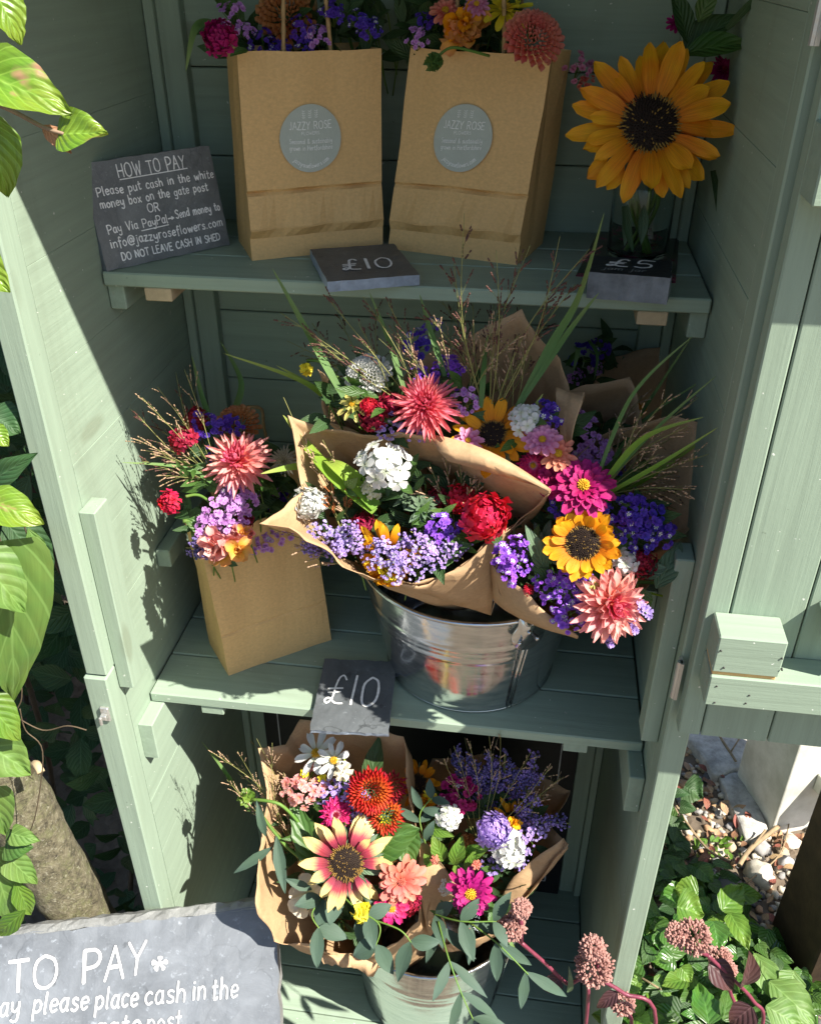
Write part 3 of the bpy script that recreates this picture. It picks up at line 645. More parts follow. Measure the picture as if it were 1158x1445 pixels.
for q in ((1017, 918), (1103, 929), (1021, 942), (1103, 945), (1011, 968), (1008, 991), (1057, 981), (1052, 992)): 
    p = at(*q, -.0782); nl.tube([(p.x, -.0788, p.z), (p.x, -.076, p.z)], .0011, 7)
nl.build('nails', plain('nail_heads', (.05, .05, .045), .5), door)

# ------------------------------------------------------------------ boards and slates
BRD = thing('chalkboard', 'black chalkboard with a thin white border leaning on the back wall behind the lowest bucket', 'chalkboard', (0, .42, ZF))
m = MB(); zt = -.20; y_b, y_t = D-.030, D-.026
m.box((-.313, D-.030, ZF+.002), (.312, D-.022, zt)); m.build('panel', DARKM, BRD, False, .001)
m = MB(); f = planefn((-.313, D-.030, ZF), (1, 0, 0), (0, 0, 1), .0006)
for (u0, v0, u1, v1) in ((.028, .045, .0305, .60), (.592, .045, .5945, .60), (.028, .0425, .5945, .045)): m.add([f(u0, v0), f(u1, v0), f(u1, v1), f(u0, v1)], [(0, 1, 2, 3)])
m.build('border_line', plain('chalk_line', (.42, .43, .43), .8), BRD, False)

# HOW TO PAY slate on the top shelf
s1 = thing('payment_slate', 'small dark slate titled HOW TO PAY with white handwriting, propped on the top shelf', 'slate sign', atz(152, 382, ZT))
bl = atz(152, 383, ZT); br_ = atz(325, 345, ZT); U = (br_-bl); Wd = U.length*1.0; U.normalize(); back = Vector((-U.y, U.x, 0)); V = (Vector((0, 0, 1))+back*.22).normalized(); Hh = .122
slab('slab', bl+Vector((0, 0, .001)), U, V, Wd, Hh, .012, slate_mat('mottled_slate', (.14, .15, .152), 1.8), s1, SLATEE)
m = MB(); f = planefn(bl+Vector((0, 0, .001)), U, V, .0011); k = Hh/.150
for t, x, y, s, wd in (('HOW TO PAY', .044, .124, .0165, .090), ('Please put cash in the white', .012, .1035, .0112, .158), ('money box on the gate post', .012, .0865, .0112, .146), ('OR', .070, .0695, .0105, .016),
                       ('Pay Via PayPal', .013, .0505, .0112, .080), ('>', .094, .0525, .0115, .009), ('Send money to', .105, .0545, .0108, .064), ('info@jazzyroseflowers.com', .012, .0305, .0118, .156), ('DO NOT LEAVE CASH IN SHED', .022, .0105, .0095, .138)):
    write(m, t, f, x, y*k, s*.9, .0015, width=wd, jit=.05, rnd=random.Random(len(t)))
for x0, x1, y in ((.044, .136, .1205*k), (.055, .093, .0455*k)): m.add([f(x0, y), f(x1, y+.001), f(x1, y+.0022), f(x0, y+.0012)], [(0, 1, 2, 3)])
m.build('lettering', CHALK, s1, False)

# GBP 10 slate lying by the two bags
s2 = thing('price_slate', 'square dark slate marked £10 lying in front of the two stickered bags', 'slate sign', atz(462, 400, ZT), 'price slates')
zz = ZT+.0135; o = atz(462, 397, zz); u = atz(592, 387, zz)-o; v = atz(439, 351, zz)-o
slab('slab', o, u, v, u.length, v.dot((v-u.normalized()*v.dot(u.normalized())).normalized()), .012, SLATE, s2, plain('slate_cut_edge', (.22, .27, .33), .6, .3, 50))
m = MB(); f = planefn(o, u, v, .0010); write(m, '£10', f, .024, .034, .040, .0034, width=.062, slant=.12); m.build('lettering', CHALK, s2, False)

# GBP 5 jam jar block
s3 = thing('price_block', 'thick dark wood block marked £5 jam jar in front of the glass jar', 'price sign', atz(880, 415, ZT))
o = Vector((.2195, .172, ZT+.030)); u = Vector((.086, -.010, 0)); v = Vector((.008, .062, 0))
slab('block', o, u, v, .0875, .064, .0295, plain('blackboard_paint', (.022, .026, .030), .5, .3, 40), s3, plain('worn_block_side', (.15, .17, .19), .7, .45, 30))
m = MB(); f = planefn(o, u, v, .0010); write(m, '£5', f, .016, .026, .028, .0031, width=.050, slant=.15); m.build('lettering', CHALK, s3, False)
m = MB(); write(m, 'jam jar', f, .014, .0105, .011, .0012, width=.046, slant=.15); m.build('small_lettering', plain('faded_chalk', (.28, .29, .28), .8), s3, False)

# GBP 10 slate overhanging the middle shelf
s4 = thing('price_slate', 'dark slate marked £10 overhanging the front of the middle shelf beside the bucket', 'slate sign', (-.05, .1, 0), 'price slates')
o = Vector((-.104, .047, .0075)); u = Vector((.110, .008, 0)); v = Vector((-.016, .142, .006))
slab('slab', o, u, v, .1105, .143, .0055, slate_mat('grey_slate', (.09, .10, .107)), s4, SLATEE)
m = MB(); f = planefn(o, u, v, .0012); write(m, '£10', f, .012, .050, .058, .0034, width=.078, slant=.1); m.build('lettering', CHALK, s4, False)

# large slate on the ground, leaning on the front
s5 = thing('large_payment_slate', 'large grey slate, coloured as sunlit, lettered TO PAY standing in front of the cupboard', 'slate sign', (-.42, -.15, -.9))
tl = atz(-60, 1316, -.452); tr = atz(357, 1270, -.405)
tl = at(-60, 1316, -.075); tr = at(357, 1269, .012)
u = (tr-tl).normalized(); Nn = (CAM-tr).normalized(); Nn = (Nn+Vector((0, -.1, .15))).normalized(); v = Nn.cross(u).normalized(); Hs = .50
o = tl-v*Hs-u*.10; Wd = (tr-tl).length+.136
slab('slab', o, u, v, Wd, Hs-.013, .022, SLATE_SUNLIT, s5, slate_mat('rough_slate_edge', (.2, .2, .195), 1.4), .004, 30, 24)
fz = planefn(o, u, v, .0022)
def onplane(px, py):
    d = ray(px, py); t = (o-CAM).dot(Nn2)/d.dot(Nn2); q = CAM+d*t-o; return q.dot(u), q.dot(v)
Nn2 = u.cross(v)
m = MB()
def word(t, p0, p1, hpx, lw, st=0):
    a = onplane(*p0); b = onplane(*p1); L = sqrt((b[0]-a[0])**2+(b[1]-a[1])**2); th = math.atan2(b[1]-a[1], b[0]-a[0]); h_ = onplane(p0[0], p0[1]-hpx); hh = sqrt((h_[0]-a[0])**2+(h_[1]-a[1])**2)
    write(m, t, lambda x, y, h: fz(a[0]+x*cos(th)-y*sin(th), a[1]+x*sin(th)+y*cos(th), h), 0, 0, hh, lw, width=L, slant=st)
word('TO', (12, 1401), (83, 1391), 44, .0047); word('PAY', (118, 1388), (206, 1374), 46, .0047, .08); word('*', (214, 1377), (236, 1376), 30, .0036)
word('ay', (0, 1434), (28, 1431), 29, .0030, .1); word('please', (47, 1430), (125, 1424), 29, .0030, .1); word('place', (135, 1424), (195, 1419), 29, .0030, .1); word('cash', (205, 1418), (262, 1412), 29, .0030, .1)
word('in', (272, 1411), (291, 1409), 29, .0030, .1); word('the', (299, 1410), (336, 1407), 29, .0030, .1); word('gate', (135, 1462), (198, 1458), 29, .0030, .1); word('post', (208, 1457), (256, 1452), 29, .0030, .1)
m.build('lettering', plain('white_paint_pen', (.76, .76, .74), .7, .14, 160), s5, False)

ce = MB(); nx_ = 60; rows = []
for t_, dv, dz in ((0, -.0145, .0004), (.3, -.008, -.0015), (.6, -.001, -.006), (1, .002, -.021)):
    rows.append([o+u*(Wd*i/nx_)+v*(Hs+dv+.0035*noise.noise(Vector((i*.45, t_*3, 7)))+(.003*noise.noise(Vector((i*1.3, t_*5, 2)))))+Nn2*(dz+.0025*noise.noise(Vector((i*.8, t_*4, 3)))*(1 if t_ > 0 else 0)) for i in range(nx_+1)])
ce.grid(rows); ce.build('chipped_edge', slate_mat('chipped_edge', (.20, .205, .20), 2.6), s5, False)
# leaflet under the jar
lf = tag(MB(), None) if False else None
m = MB(); q = [atz(812, 388, ZT+.0012), atz(953, 398, ZT+.0012), atz(958, 334, ZT+.0012), atz(845, 322, ZT+.0012)]
m.add(q+[p-Vector((0, 0, .0009)) for p in q], [(0, 1, 2, 3), (7, 6, 5, 4), (0, 4, 5, 1), (1, 5, 6, 2), (2, 6, 7, 3), (3, 7, 4, 0)])
def leaflet_mat():
    mm, nt, b, _ = newmat('printed_leaflet'); co = tc(nt); v = N_(nt, 'ShaderNodeTexVoronoi'); v.inputs['Scale'].default_value = 60; nt.links.new(co, v.inputs['Vector'])
    c = ramp(nt, noi(nt, co, 38, 4, .7), [(.38, (.015, .02, .018)), (.5, (.02, .05, .02)), (.58, (.16, .01, .05)), (.7, (.3, .06, .12))]); nt.links.new(c, b.inputs['Base Color']); b.inputs['Roughness'].default_value = .25; return mm
tag(m.build('leaflet', leaflet_mat(), None, False), 'dark glossy leaflet with a flower picture under the £5 block', 'leaflet')

# ------------------------------------------------------------------ buckets
def bucket(label, cx, cy, z0, rb, rt, h, earang):
    t = thing('bucket', label, 'bucket', (cx, cy, z0), 'galvanised buckets')
    n = 72; prof_ = [(0, .006), (rb*.97, .006), (rb*.985, 0), (rb, .002), (rb+.003, .006)]
    K = 40
    for k in range(1, K+1):
        q = k/K; r = rb+(rt-rb)*q
        for c in (.58, .64, .70): r += .0016*math.exp(-((q-c)/.011)**2)
        prof_.append((r, .006+(h-.006)*q))
    prof_ += [(rt-.0015, h-.002)]+[(rt-.0015-(rt-rb)*(1-q), .01+(h-.012)*q) for q in (.9, .7, .4, .1, 0)]+[(0, .0075)]
    c0 = Vector((cx, cy, z0)); m = MB()
    m.grid([[c0+Vector((max(r, 1e-4)*cos(2*pi*k/n), max(r, 1e-4)*sin(2*pi*k/n), z)) for k in range(n)] for r, z in prof_], None, 0, True); m.build('body', GALV, t)
    m = MB(); m.tube([c0+Vector((rt*cos(2*pi*k/72), rt*sin(2*pi*k/72), h)) for k in range(73)], .0034, 8); m.build('rim', GALV, t)
    m = MB(); m.tube([c0+Vector((rb*cos(2*pi*k/72), rb*sin(2*pi*k/72), .003)) for k in range(73)], .0022, 6); m.build('base_ring', GALV, t)
    sm = MB(); d0 = Vector((cos(earang), sin(earang), 0)); sd = Vector((-d0.y, d0.x, 0))
    sm.tube([c0+d0*(rb+.001)+Vector((0, 0, .004)), c0+d0*(rt+.0015)+Vector((0, 0, h-.03))], .002, 6); sm.tube([c0+d0*(rb+.001)+sd*.006+Vector((0, 0, .004)), c0+d0*(rt+.0015)+sd*.006+Vector((0, 0, h-.03))], .0014, 6); sm.build('seam', GALV, t)
    for s in (0, pi):
        d = Vector((cos(earang+s), sin(earang+s), 0)); sd = Vector((-d.y, d.x, 0)); e = MB()
        out = [(-.020, -.030), (-.008, -.040), (.008, -.040), (.020, -.030), (.024, -.014), (.016, .002), (.016, .012), (.008, .020), (-.008, .020), (-.016, .012), (-.016, .002), (-.024, -.014)]
        P = catmull([(a, b, 0) for a, b in out], 3, True)
        f_ = [c0+d*(sqrt(max(0, (rt+.006)**2-(p.x)**2)))+sd*p.x+Vector((0, 0, h-.006+p.y)) for p in P]; b_ = [p-d*.003 for p in f_]; nn = len(P)
        e.add(f_+b_, [tuple(range(nn)), tuple(range(2*nn-1, nn-1, -1))]+[(k, nn+k, nn+(k+1) % nn, (k+1) % nn) for k in range(nn)])
        for a, b in ((-.013, -.026), (.013, -.026), (0, -.012)): e.tube([c0+d*(rt+.004)+sd*a+Vector((0, 0, h-.006+b)), c0+d*(rt+.0085)+sd*a+Vector((0, 0, h-.006+b))], .0034, 8)
        cc = c0+d*(rt+.008)+Vector((0, 0, h+.004)); e.tube([cc+sd*(.008*cos(q))+Vector((0, 0, .008*sin(q))) for q in [2*pi*k/14 for k in range(15)]], .0024, 6)
        e.build('handle_ear', GALV, t, True)
    return t
bkt = bucket('shiny galvanised bucket of wrapped bouquets on the middle shelf', .104, .245, 0, .126, .164, .195, -1.05)
bucket('galvanised bucket of bouquets on the cupboard floor', .057, .203, ZF, .132, .165, .277, -.25)

# ------------------------------------------------------------------ paper bags
def paper_bag(label, a, b, dep, h, z, lean=(0, 0), group='brown paper carrier bags', handles=(1, 1), sticker=False, hh=.075, seed=0):
    a = Vector((a[0], a[1], z)); b = Vector((b[0], b[1], z)); U = (b-a); W_ = U.length; U.normalize(); B = Vector((-U.y, U.x, 0)); Z = Vector((0, 0, 1))
    t = thing('paper_bag', label, 'paper bag', (a+b)/2+B*dep/2, group)
    lv = [(0, 0), (.10, .0), (.115, .0), (.165, .009), (.172, .0075), (.33, .0), (.345, -.0045), (.36, .0), (.55, .0), (.75, .001), (1, .002)]
    if not sticker: lv = [(0, 0), (.12, .001), (.3, .003), (.312, .0015), (.325, .003), (.6, .002), (.8, 0), (1, 0)]
    def P(u, d, q, off=0):
        sh = Vector((lean[0]*q, lean[1]*q, 0)); p = a+U*u+B*(d*(1-.25*q)+.125*q*dep*2*.5)+Z*(h*q)+sh-B*off
        return p+noise.noise_vector(p*9+Vector((seed, 0, 0)))*.0045*(.3+q)+noise.noise_vector(p*26+Vector((seed, 3, 0)))*.0012
    m = MB(); nu = 16; rows = []
    for q, off in lv:
        row = [P(W_*i/nu, 0, q, off*(1+.5*sin(i+seed))) for i in range(nu)]
        gus = .012*q
        row += [P(W_, 0, q, off*.5), P(W_-gus*.3, dep*.25, q), P(W_-gus, dep*.5, q), P(W_-gus*.3, dep*.75, q)]
        row += [P(W_*(1-i/nu), dep, q) for i in range(nu)]
        row += [P(0, dep, q), P(gus*.3, dep*.75, q), P(gus, dep*.5, q), P(gus*.3, dep*.25, q)]
        rows.append(row)
    m.grid(rows, None, 0, True); n0 = len(rows[0]); m.f.append(list(range(n0))[::-1]); m.mi.append(0)
    bd = m.build('body', BAGP, t, False, 0, .0007)
    for k, on in enumerate(handles):
        if not on: continue
        d = .009 if k == 0 else dep-.009; c0, c1 = W_*.30, W_*.66; q = MB()
        pts = catmull([P(c0, d, .86), P(c0+.002, d, 1.0)+Z*.01, P(c0+.006, d, 1)+Z*hh*.62, P((c0+c1)/2-.018, d, 1)+Z*hh, P((c0+c1)/2+.018, d, 1)+Z*hh, P(c1-.006, d, 1)+Z*hh*.62, P(c1-.002, d, 1)+Z*.01, P(c1, d, .86)], 8)
        q.tube(pts, [.0026*(1+.12*sin(i*2.1)) for i in range(len(pts))], 7); q.build('handle', HANDLE, t)
    if sticker:
        fr = lambda u, v, lift: P(u, 0, v/h)+(-B)*lift
        cu, cv, rs = W_*.475, h*.60, .038; m = MB(); rows = []
        for r in (0, .4, .7, .9, 1): rows.append([fr(cu+max(r, .001)*rs*cos(2*pi*k/48), cv+max(r, .001)*rs*sin(2*pi*k/48), .0034) for k in range(48)])
        m.grid(rows, None, 0, True); st = m.build('sticker', STICK, t)
        m = MB(); fn = lambda u, v, hh_: fr(cu+u, cv+v, .0040+hh_)
        rr = random.Random(3)
        write(m, 'JAZZY ROSE', fn, -.0265, .0115, .0084, .00085, width=.053, jit=0, rnd=rr); write(m, 'FLOWERS', fn, -.011, .0055, .0034, .0005, width=.022, jit=0, rnd=rr)
        write(m, 'Seasonal & sustainably', fn, -.0265, -.0045, .0054, .00062, width=.053, jit=0, rnd=rr); write(m, 'grown in Hertfordshire', fn, -.0265, -.0120, .0054, .00062, width=.053, jit=0, rnd=rr)
        s_ = 'jazzyroseflowers.com'; rad = .0325; L = .049
        write(m, s_, lambda u, v, hh_: fn((rad-v)*sin((u-L/2)/rad), -(rad-v)*cos((u-L/2)/rad), hh_), 0, 0, .0054, .00065, width=L, jit=0, rnd=rr)
        for dx, sg in ((-.008, -1), (.0, 1), (.008, 1)):
            for k in range(4):
                y = .0235+k*.0022; q = .5+.5*(k % 2); m.add([fn(dx+sg*.0003*k, y, 0), fn(dx+.00025+sg*.0003*k, y, 0), fn(dx+sg*.0003*(k+1)+.00025, y+.0024, 0), fn(dx+sg*.0003*(k+1), y+.0024, 0)], [(0, 1, 2, 3)])
                for s in (-1, 1): m.add([fn(dx, y, 0), fn(dx+s*.0010, y+.0003, 0), fn(dx+s*.0022, y+.0016, 0), fn(dx+s*.0008, y+.0012, 0)], [(0, 1, 2, 3) if s > 0 else (3, 2, 1, 0)])
        m.build('sticker_print', plain('sticker_white_ink', (.80, .82, .79), .6, .05), st, False)
    return t
STICK = plain('sage_sticker', (.40, .44, .385), .55, .06, 60)
paper_bag('brown paper bag with round sticker, the upright one beside the HOW TO PAY slate', (-.191, .257), (-.039, .335), .095, .232, ZT, (.004, .01), sticker=True, seed=1, hh=.10)
paper_bag('brown paper bag with round sticker, leaning beside the big orange sunflower', (-.031, .335), (.137, .285), .105, .232, ZT, (.022, .01), sticker=True, seed=4, hh=.10)
paper_bag('plain brown paper bag of pink flowers on the middle shelf', (-.254, .146), (-.118, .250), .085, .245, 0, (-.012, .0), seed=7, hh=.098)
paper_bag('second plain paper bag half hidden behind the pink flowers', (-.305, .30), (-.165, .36), .08, .245, 0, (0, 0), seed=9, hh=.085, handles=(0, 1))

# ------------------------------------------------------------------ jar
J = thing('glass_jar', 'clear glass jam jar holding the big orange sunflower', 'jar', (.285, .335, ZT))
def glass():
    m, nt, b, _ = newmat('clear_glass'); b.inputs['Base Color'].default_value = (.9, .95, .93, 1); b.inputs['Roughness'].default_value = .02; b.inputs['Transmission Weight'].default_value = 1; b.inputs['IOR'].default_value = 1.3; return m
GLS = glass(); m = MB(); c0 = Vector((.285, .335, ZT+.003)); n = 40
pf = [(.0, 0), (.030, 0), (.036, .004), (.0375, .012), (.0375, .085), (.034, .095), (.030, .100), (.030, .116), (.0285, .116), (.0285, .1), (.033, .094), (.0355, .085), (.0355, .012), (.033, .007), (0, .005)]
m.grid([[c0+Vector((max(r, 1e-4)*cos(2*pi*k/n), max(r, 1e-4)*sin(2*pi*k/n), z)) for k in range(n)] for r, z in pf], None, 0, True); m.build('jar_body', GLS, J)
# ------------------------------------------------------------------ bouquets and bunches
def mid_xyz(px, py, y): return at(px, py, y)
class Bq:
    def __init__(s, name, label, cat, base, yf, group=None):
        s.t = thing(name, label, cat, base, group); s.yf = yf
    def p(s, px, py, dy=0): return at(px, py, s.yf(px, py)+dy)
    def fl(s, fn, px, py, r, *a, dy=0, tilt=(0, .15), **k):
        k_ = {'scabiosa': .87, 'zinnia': .93, 'pompon': .9, 'phlox': .9, 'cactus': .95}.get(fn.__name__, 1)
        c = s.p(px, py, dy); return fn(s.t, c, nrm(tilt[0]+rn(-.08, .08), tilt[1]+rn(-.08, .08)), r*mpp(c)*k_, *a, **k)
    def bl(s, pts, wpx, mat=G_BLADE, **k):
        P = [at(*q) if len(q) > 2 else s.p(*q) for q in pts]; return blade(s.t, P, wpx*mpp(P[0]), mat, **k)
    def lf(s, b, t, w, mat=L_MID, db=0, dt=0, **k):
        B, T = s.p(*b, db), s.p(*t, dt); return leaf(s.t, B, T, w*mpp(B), mat, **k)
    def pl(s, base, tips, **k):
        return plume(s.t, s.p(*base, .02), [at(*q) if len(q) > 2 else s.p(*q) for q in tips], **k)
    def fill(s, pts, rad=.02, N=60, dy=.035, **k): return filler(s.t, [s.p(*q, dy) for q in pts], rad, N, **k)
    def bud(s, px, py, r, mat, dy=0, tilt=(0, .3), name='flower_bud', cal=L_GREY):
        c = s.p(px, py, dy); n = nrm(*tilt); r = r*mpp(c); m = MB(); 
        for k in range(3): ring(m, c-n*r, n, 6, r*.25, 0, r*2.2, r*1.15, 1.25-.1*k, -1.0, 'round', .5, .1, nu=3, nv=5)
        o = m.build(name, mat, s.t); q = MB(); ring(q, c-n*r*1.15, n, 8, r*.2, 0, r*1.3, r*.5, .9, -.7, 'lance', .2, .2, nu=2, nv=4); q.build('calyx', cal, o); return o
def snapdragon(par, c, n, Rr, mat, name='snapdragon', N=6, mat2=None):
    m = MB(); k2 = MB()
    for k in range(N):
        q = c+Vector((rn(-1, 1), rn(-.4, .4), rn(-.7, .7)))*Rr*.55; d = (n+Vector((rn(-1, 1), rn(-.4, .4), rn(-1, .6)))*.7).normalized()
        tgt = k2 if (mat2 and k % 3 == 2) else m
        ring(tgt, q, d, 4, Rr*.05, 0, Rr*.6, Rr*.62, 1.1, 1.3, 'round', .4, .2, nu=4, nv=6, ruf=.12); ring(tgt, q, d, 3, Rr*.02, .0, Rr*.35, Rr*.4, 1.3, .4, 'round', .5, .2, nu=4, nv=5, ruf=.1)
    o = m.build(name, mat, par)
    if k2.v: k2.build('inner_petals', mat2, o)
    return o
def cosmos(par, c, n, Rr, mat, name='cosmos'):
    return zinnia(par, c, n, Rr, mat, 1, .16, name, .12, YELC, 'round', 9)

# ---- middle bucket, back: C
C = Bq('wrapped_bouquet', 'wrapped bouquet with a spiky pink dahlia and tall grass blades in the middle shelf bucket', 'bouquet', (.08, .3, .1), lambda x, y: .072+(620-y)/200*.075, 'paper wrapped bouquets')
wrap(C.t, [(738, 436, 0.193), (768, 478, 0.185), (797, 508, 0.163), (803, 556, 0.147), (822, 558, 0.130), (812, 600, 0.170), (798, 634, 0.150), (735, 655, 0.125), (660, 640, 0.125), (580, 615, 0.125), (505, 612, 0.135), (462, 590, 0.150), (444, 523, 0.130), (462, 545, 0.135), (490, 560, 0.147), (560, 540, 0.163), (598, 498, 0.188), (622, 484, 0.191), (642, 494, 0.193)], (.09, .3, .12), seed=1, bulge=.004)
C.fill([(480, 570), (520, 560), (560, 560), (620, 560), (660, 570), (700, 600), (740, 600), (770, 610), (600, 600), (540, 600)], .02, 90)
C.fl(pompon, 520, 530, 39, P_WHITE, 150, L=.3, W=.26, dy=.02, tilt=(-.2, .35))
C.fl(cactus, 600, 574, 53, P_PINKD, P_CORAL, dy=-.02, tilt=(.0, .25))
C.fl(zinnia, 498, 570, 26, P_OCHRE, 2, .15, tilt=(-.5, .3), cnt=9)
C.fl(scabiosa, 527, 588, 26, P_CRIM, tilt=(-.3, .2)); C.fl(scabiosa, 553, 572, 24, P_CRIM, dy=.012); C.fl(scabiosa, 521, 572, 15, P_RED, dy=-.005)
C.fl(statice, 634, 526, 25, P_VIO, 40, dy=.015, tilt=(0, .6), white=.05); C.fl(statice, 594, 530, 17, P_VIO, 24, dy=.02, white=.05); C.fl(statice, 655, 566, 19, P_LIL, 26, white=.1)
C.fl(statice, 547, 600, 21, P_LAV, 30, dy=.005, white=.1); C.fl(statice, 588, 602, 24, P_LAV, 34, dy=.005, white=.1); C.fl(statice, 590, 486, 21, P_NAVY, 30, dy=.04, white=.05); C.fl(statice, 610, 462, 14, P_NAVY, 20, dy=.05, white=.05)
C.fl(sunflower, 694, 612, 60, dy=.0, tilt=(-.35, .25), curl=.2, disc=.36, wr=.28)
C.fl(zinnia, 660, 622, 25, P_PINK, 3, .12, dy=-.012, tilt=(0, .4), cnt=10)
C.fl(phlox, 740, 592, 30, N=12, fr=.42, dy=-.01); C.fl(statice, 768, 588, 24, P_NAVY, 34, white=.25); C.fl(zinnia, 765, 621, 29, P_PINK, 4, .15, dy=-.02, ruf=.04, tilt=(-.1, .4)); C.fl(zinnia, 787, 640, 27, P_SALMON, 3, .22, dy=-.015)
C.fl(zinnia, 751, 657, 25, P_STRAW, 5, .12, 'strawflower', .02, P_WHITE and YELC, 'lance', 18, dy=.0)
C.bud(433, 518, 12, P_YEL, dy=.03, tilt=(0, -.6), cal=L_MID); 
m = MB(); m.tube(catmull([C.p(433, 508, .03), C.p(455, 512, .03), C.p(490, 545, .03)], 6), .0018, 5); m.build('stem', STEM, C.t)
for pts, w_, mt in (([(484, 560), (440, 480), (384, 378, .14)], 13, G_BLADE), ([(572, 556), (548, 480), (521, 412, .15)], 9, G_BLADE), ([(627, 530), (608, 470), (592, 415, .15)], 10, G_BLADE), ([(722, 590), (775, 490), (815, 420, .13), (852, 300, .10)], 13, G_BLADE), ([(740, 560), (800, 470), (845, 412, .13)], 9, G_BLADE),
                     ([(678, 575), (682, 520), (688, 470, .16)], 9, G_BLADE), ([(716, 650), (735, 605), (766, 555, .10)], 13, G_LIME), ([(800, 515, .33), (815, 490, .3), (808, 525, .28)], 10, G_BLADE), ([(830, 480, .36), (842, 500, .34), (838, 535, .33)], 6, G_BLADE)):
    C.bl(pts, w_, mt)
C.pl((560, 590), [(405, 480, .28), (440, 455, .27), (475, 440, .28), (505, 455), (530, 430, .26), (425, 500, .28)], seed=G_SEEDD, nb=9)
C.pl((690, 610), [(610, 405, .26), (645, 385, .24), (668, 395, .24), (700, 390, .25), (735, 405, .26), (772, 430, .27)], seed=G_SEEDD, nb=12)
C.pl((650, 600), [(555, 455, .25), (590, 440, .25), (640, 430, .25), (760, 470, .26), (720, 450, .26)], seed=G_SEED, nb=10)
C.pl((720, 600), [(690, 490), (715, 480), (740, 480)], seed=G_SEED, stem=G_STEM, nb=10)

C.pl((690, 600), [(655, 300, .10), (640, 372, .11), (700, 352, .10), (748, 345, .10), (790, 332, .09), (832, 350, .09), (812, 400, .10), (600, 440, .12)], seed=G_SEEDD, nb=14, r=.0008, sr=.0011)
C.pl((600, 590), [(395, 440, .12), (432, 468, .12), (462, 420, .12), (512, 418, .12), (548, 428, .12), (578, 470, .11)], seed=G_SEEDD, nb=12, r=.0008, sr=.0010)
C.pl((650, 600), [(618, 450, .1), (668, 455, .1), (702, 440, .1), (735, 470, .09), (560, 470, .11)], seed=G_SEED, nb=10, r=.0007, sr=.0009)
# ---- middle bucket, front left: A
Aq = Bq('wrapped_bouquet', 'wrapped bouquet with white phlox and red scabious, frontmost on the middle shelf', 'bouquet', (.08, .2, .1), lambda x, y: .0+(820-y)/230*.095, 'paper wrapped bouquets')
wrap(Aq.t, [(364, 736, -0.015), (405, 742, -0.019), (440, 768, -0.019), (482, 800, -0.020), (530, 820, -0.019), (585, 826, -0.012), (632, 812, 0.005), (668, 785, 0.021), (708, 750, 0.034), (742, 722, 0.047), (776, 690, 0.025), (735, 672, 0.038), (690, 655, 0.045), (640, 636, 0.052), (604, 612, 0.060), (560, 611, 0.070), (528, 622, 0.080), (494, 612, 0.095), (440, 600, 0.100), (399, 589, 0.085), (413, 640, 0.077), (425, 690, 0.054), (402, 716, 0.021)], (.085, .19, .205), .06, seed=5, bulge=.003)
wp = MB(); q = [(604, 611, .054), (648, 625, .044), (700, 649, .034), (777, 690, .022), (700, 666, .024), (632, 650, .034)]
P = [at(*z) for z in q]; wp.grid([[P[0].lerp(P[3], k/8)+Vector((0, 0, .012*sin(pi*k/8))) for k in range(9)], [(P[0].lerp(P[5], .5)).lerp(P[3], k/8)+Vector((0, -.006, .006*sin(pi*k/8))) for k in range(9)], [P[5].lerp(P[3], k/8) for k in range(9)]])
wp.build('paper_fold', KRAFT, Aq.t, True, 0, .0009)
P = [at(*z) for z in ((545, 824, -.014), (600, 826, -.004), (655, 796, .012), (708, 749, .034), (712, 800, .05), (692, 868, .066), (640, 852, .045), (590, 834, .012))]
pt = [[P[0].lerp(P[3], 0)]]
def edge(pts, n=14):
    out = []
    for k in range(n+1):
        t = k/n*(len(pts)-1); i_ = min(int(t), len(pts)-2); out.append(pts[i_].lerp(pts[i_+1], t-i_))
    return out
top_, bot_ = edge([P[0], P[1], P[2], P[3]]), edge([P[0], P[7], P[6], P[5]]); wp = MB()
wp.grid([[a_.lerp(b_, q/5)+noise.noise_vector(a_.lerp(b_, q/5)*30)*.004*(1 if 0 < q < 5 else .4)-FWD*.006*sin(pi*q/5) for a_, b_ in zip(top_, bot_)] for q in range(6)]); wp.build('paper_flap', KRAFT, Aq.t, True, 0, .0009)
P5 = [P[3], P[4], P[5]]; wp = MB(); b3 = at(735, 742, .05); wp.grid([edge(P5, 8), edge([at(728, 738, .055), at(716, 790, .07), P[5]], 8)]); wp.build('paper_flap', KRAFT, Aq.t, True, 0, .0009)
Aq.fill([(480, 700), (520, 700), (560, 720), (600, 740), (640, 720), (680, 730), (520, 760), (470, 740), (620, 780), (560, 790), (580, 680), (640, 690)], .022, 130)
Aq.fl(phlox, 541, 655, 46, N=12, fr=.37, h=.5, dy=-.02, tilt=(-.1, .3)); Aq.fl(scabiosa, 437, 710, 28, P_WHITE, 40, tilt=(-.3, .3)); Aq.fl(phlox, 524, 690, 20, P_CREAM, 12, dy=.0)
Aq.fl(scabiosa, 684, 730, 41, P_RED, 56, dy=-.025, tilt=(.1, .2)); Aq.fl(scabiosa, 652, 704, 27, P_RED, 30, dy=.01); Aq.fl(scabiosa, 617, 703, 20, P_CRIM, 22, dy=.015); Aq.fl(scabiosa, 512, 740, 22, P_CRIM, 26, dy=.01)
Aq.fl(sunflower, 550, 782, 52, dy=-.004, tilt=(-.1, -.62), counts=(12, 12), disc=.34, curl=.9, elev=.35)
Aq.fl(snapdragon, 540, 806, 26, P_SUN, 'marigold', 7, P_YEL, dy=-.01)
Aq.fl(statice, 626, 748, 25, P_VIO, 34, dy=-.012, white=.2)
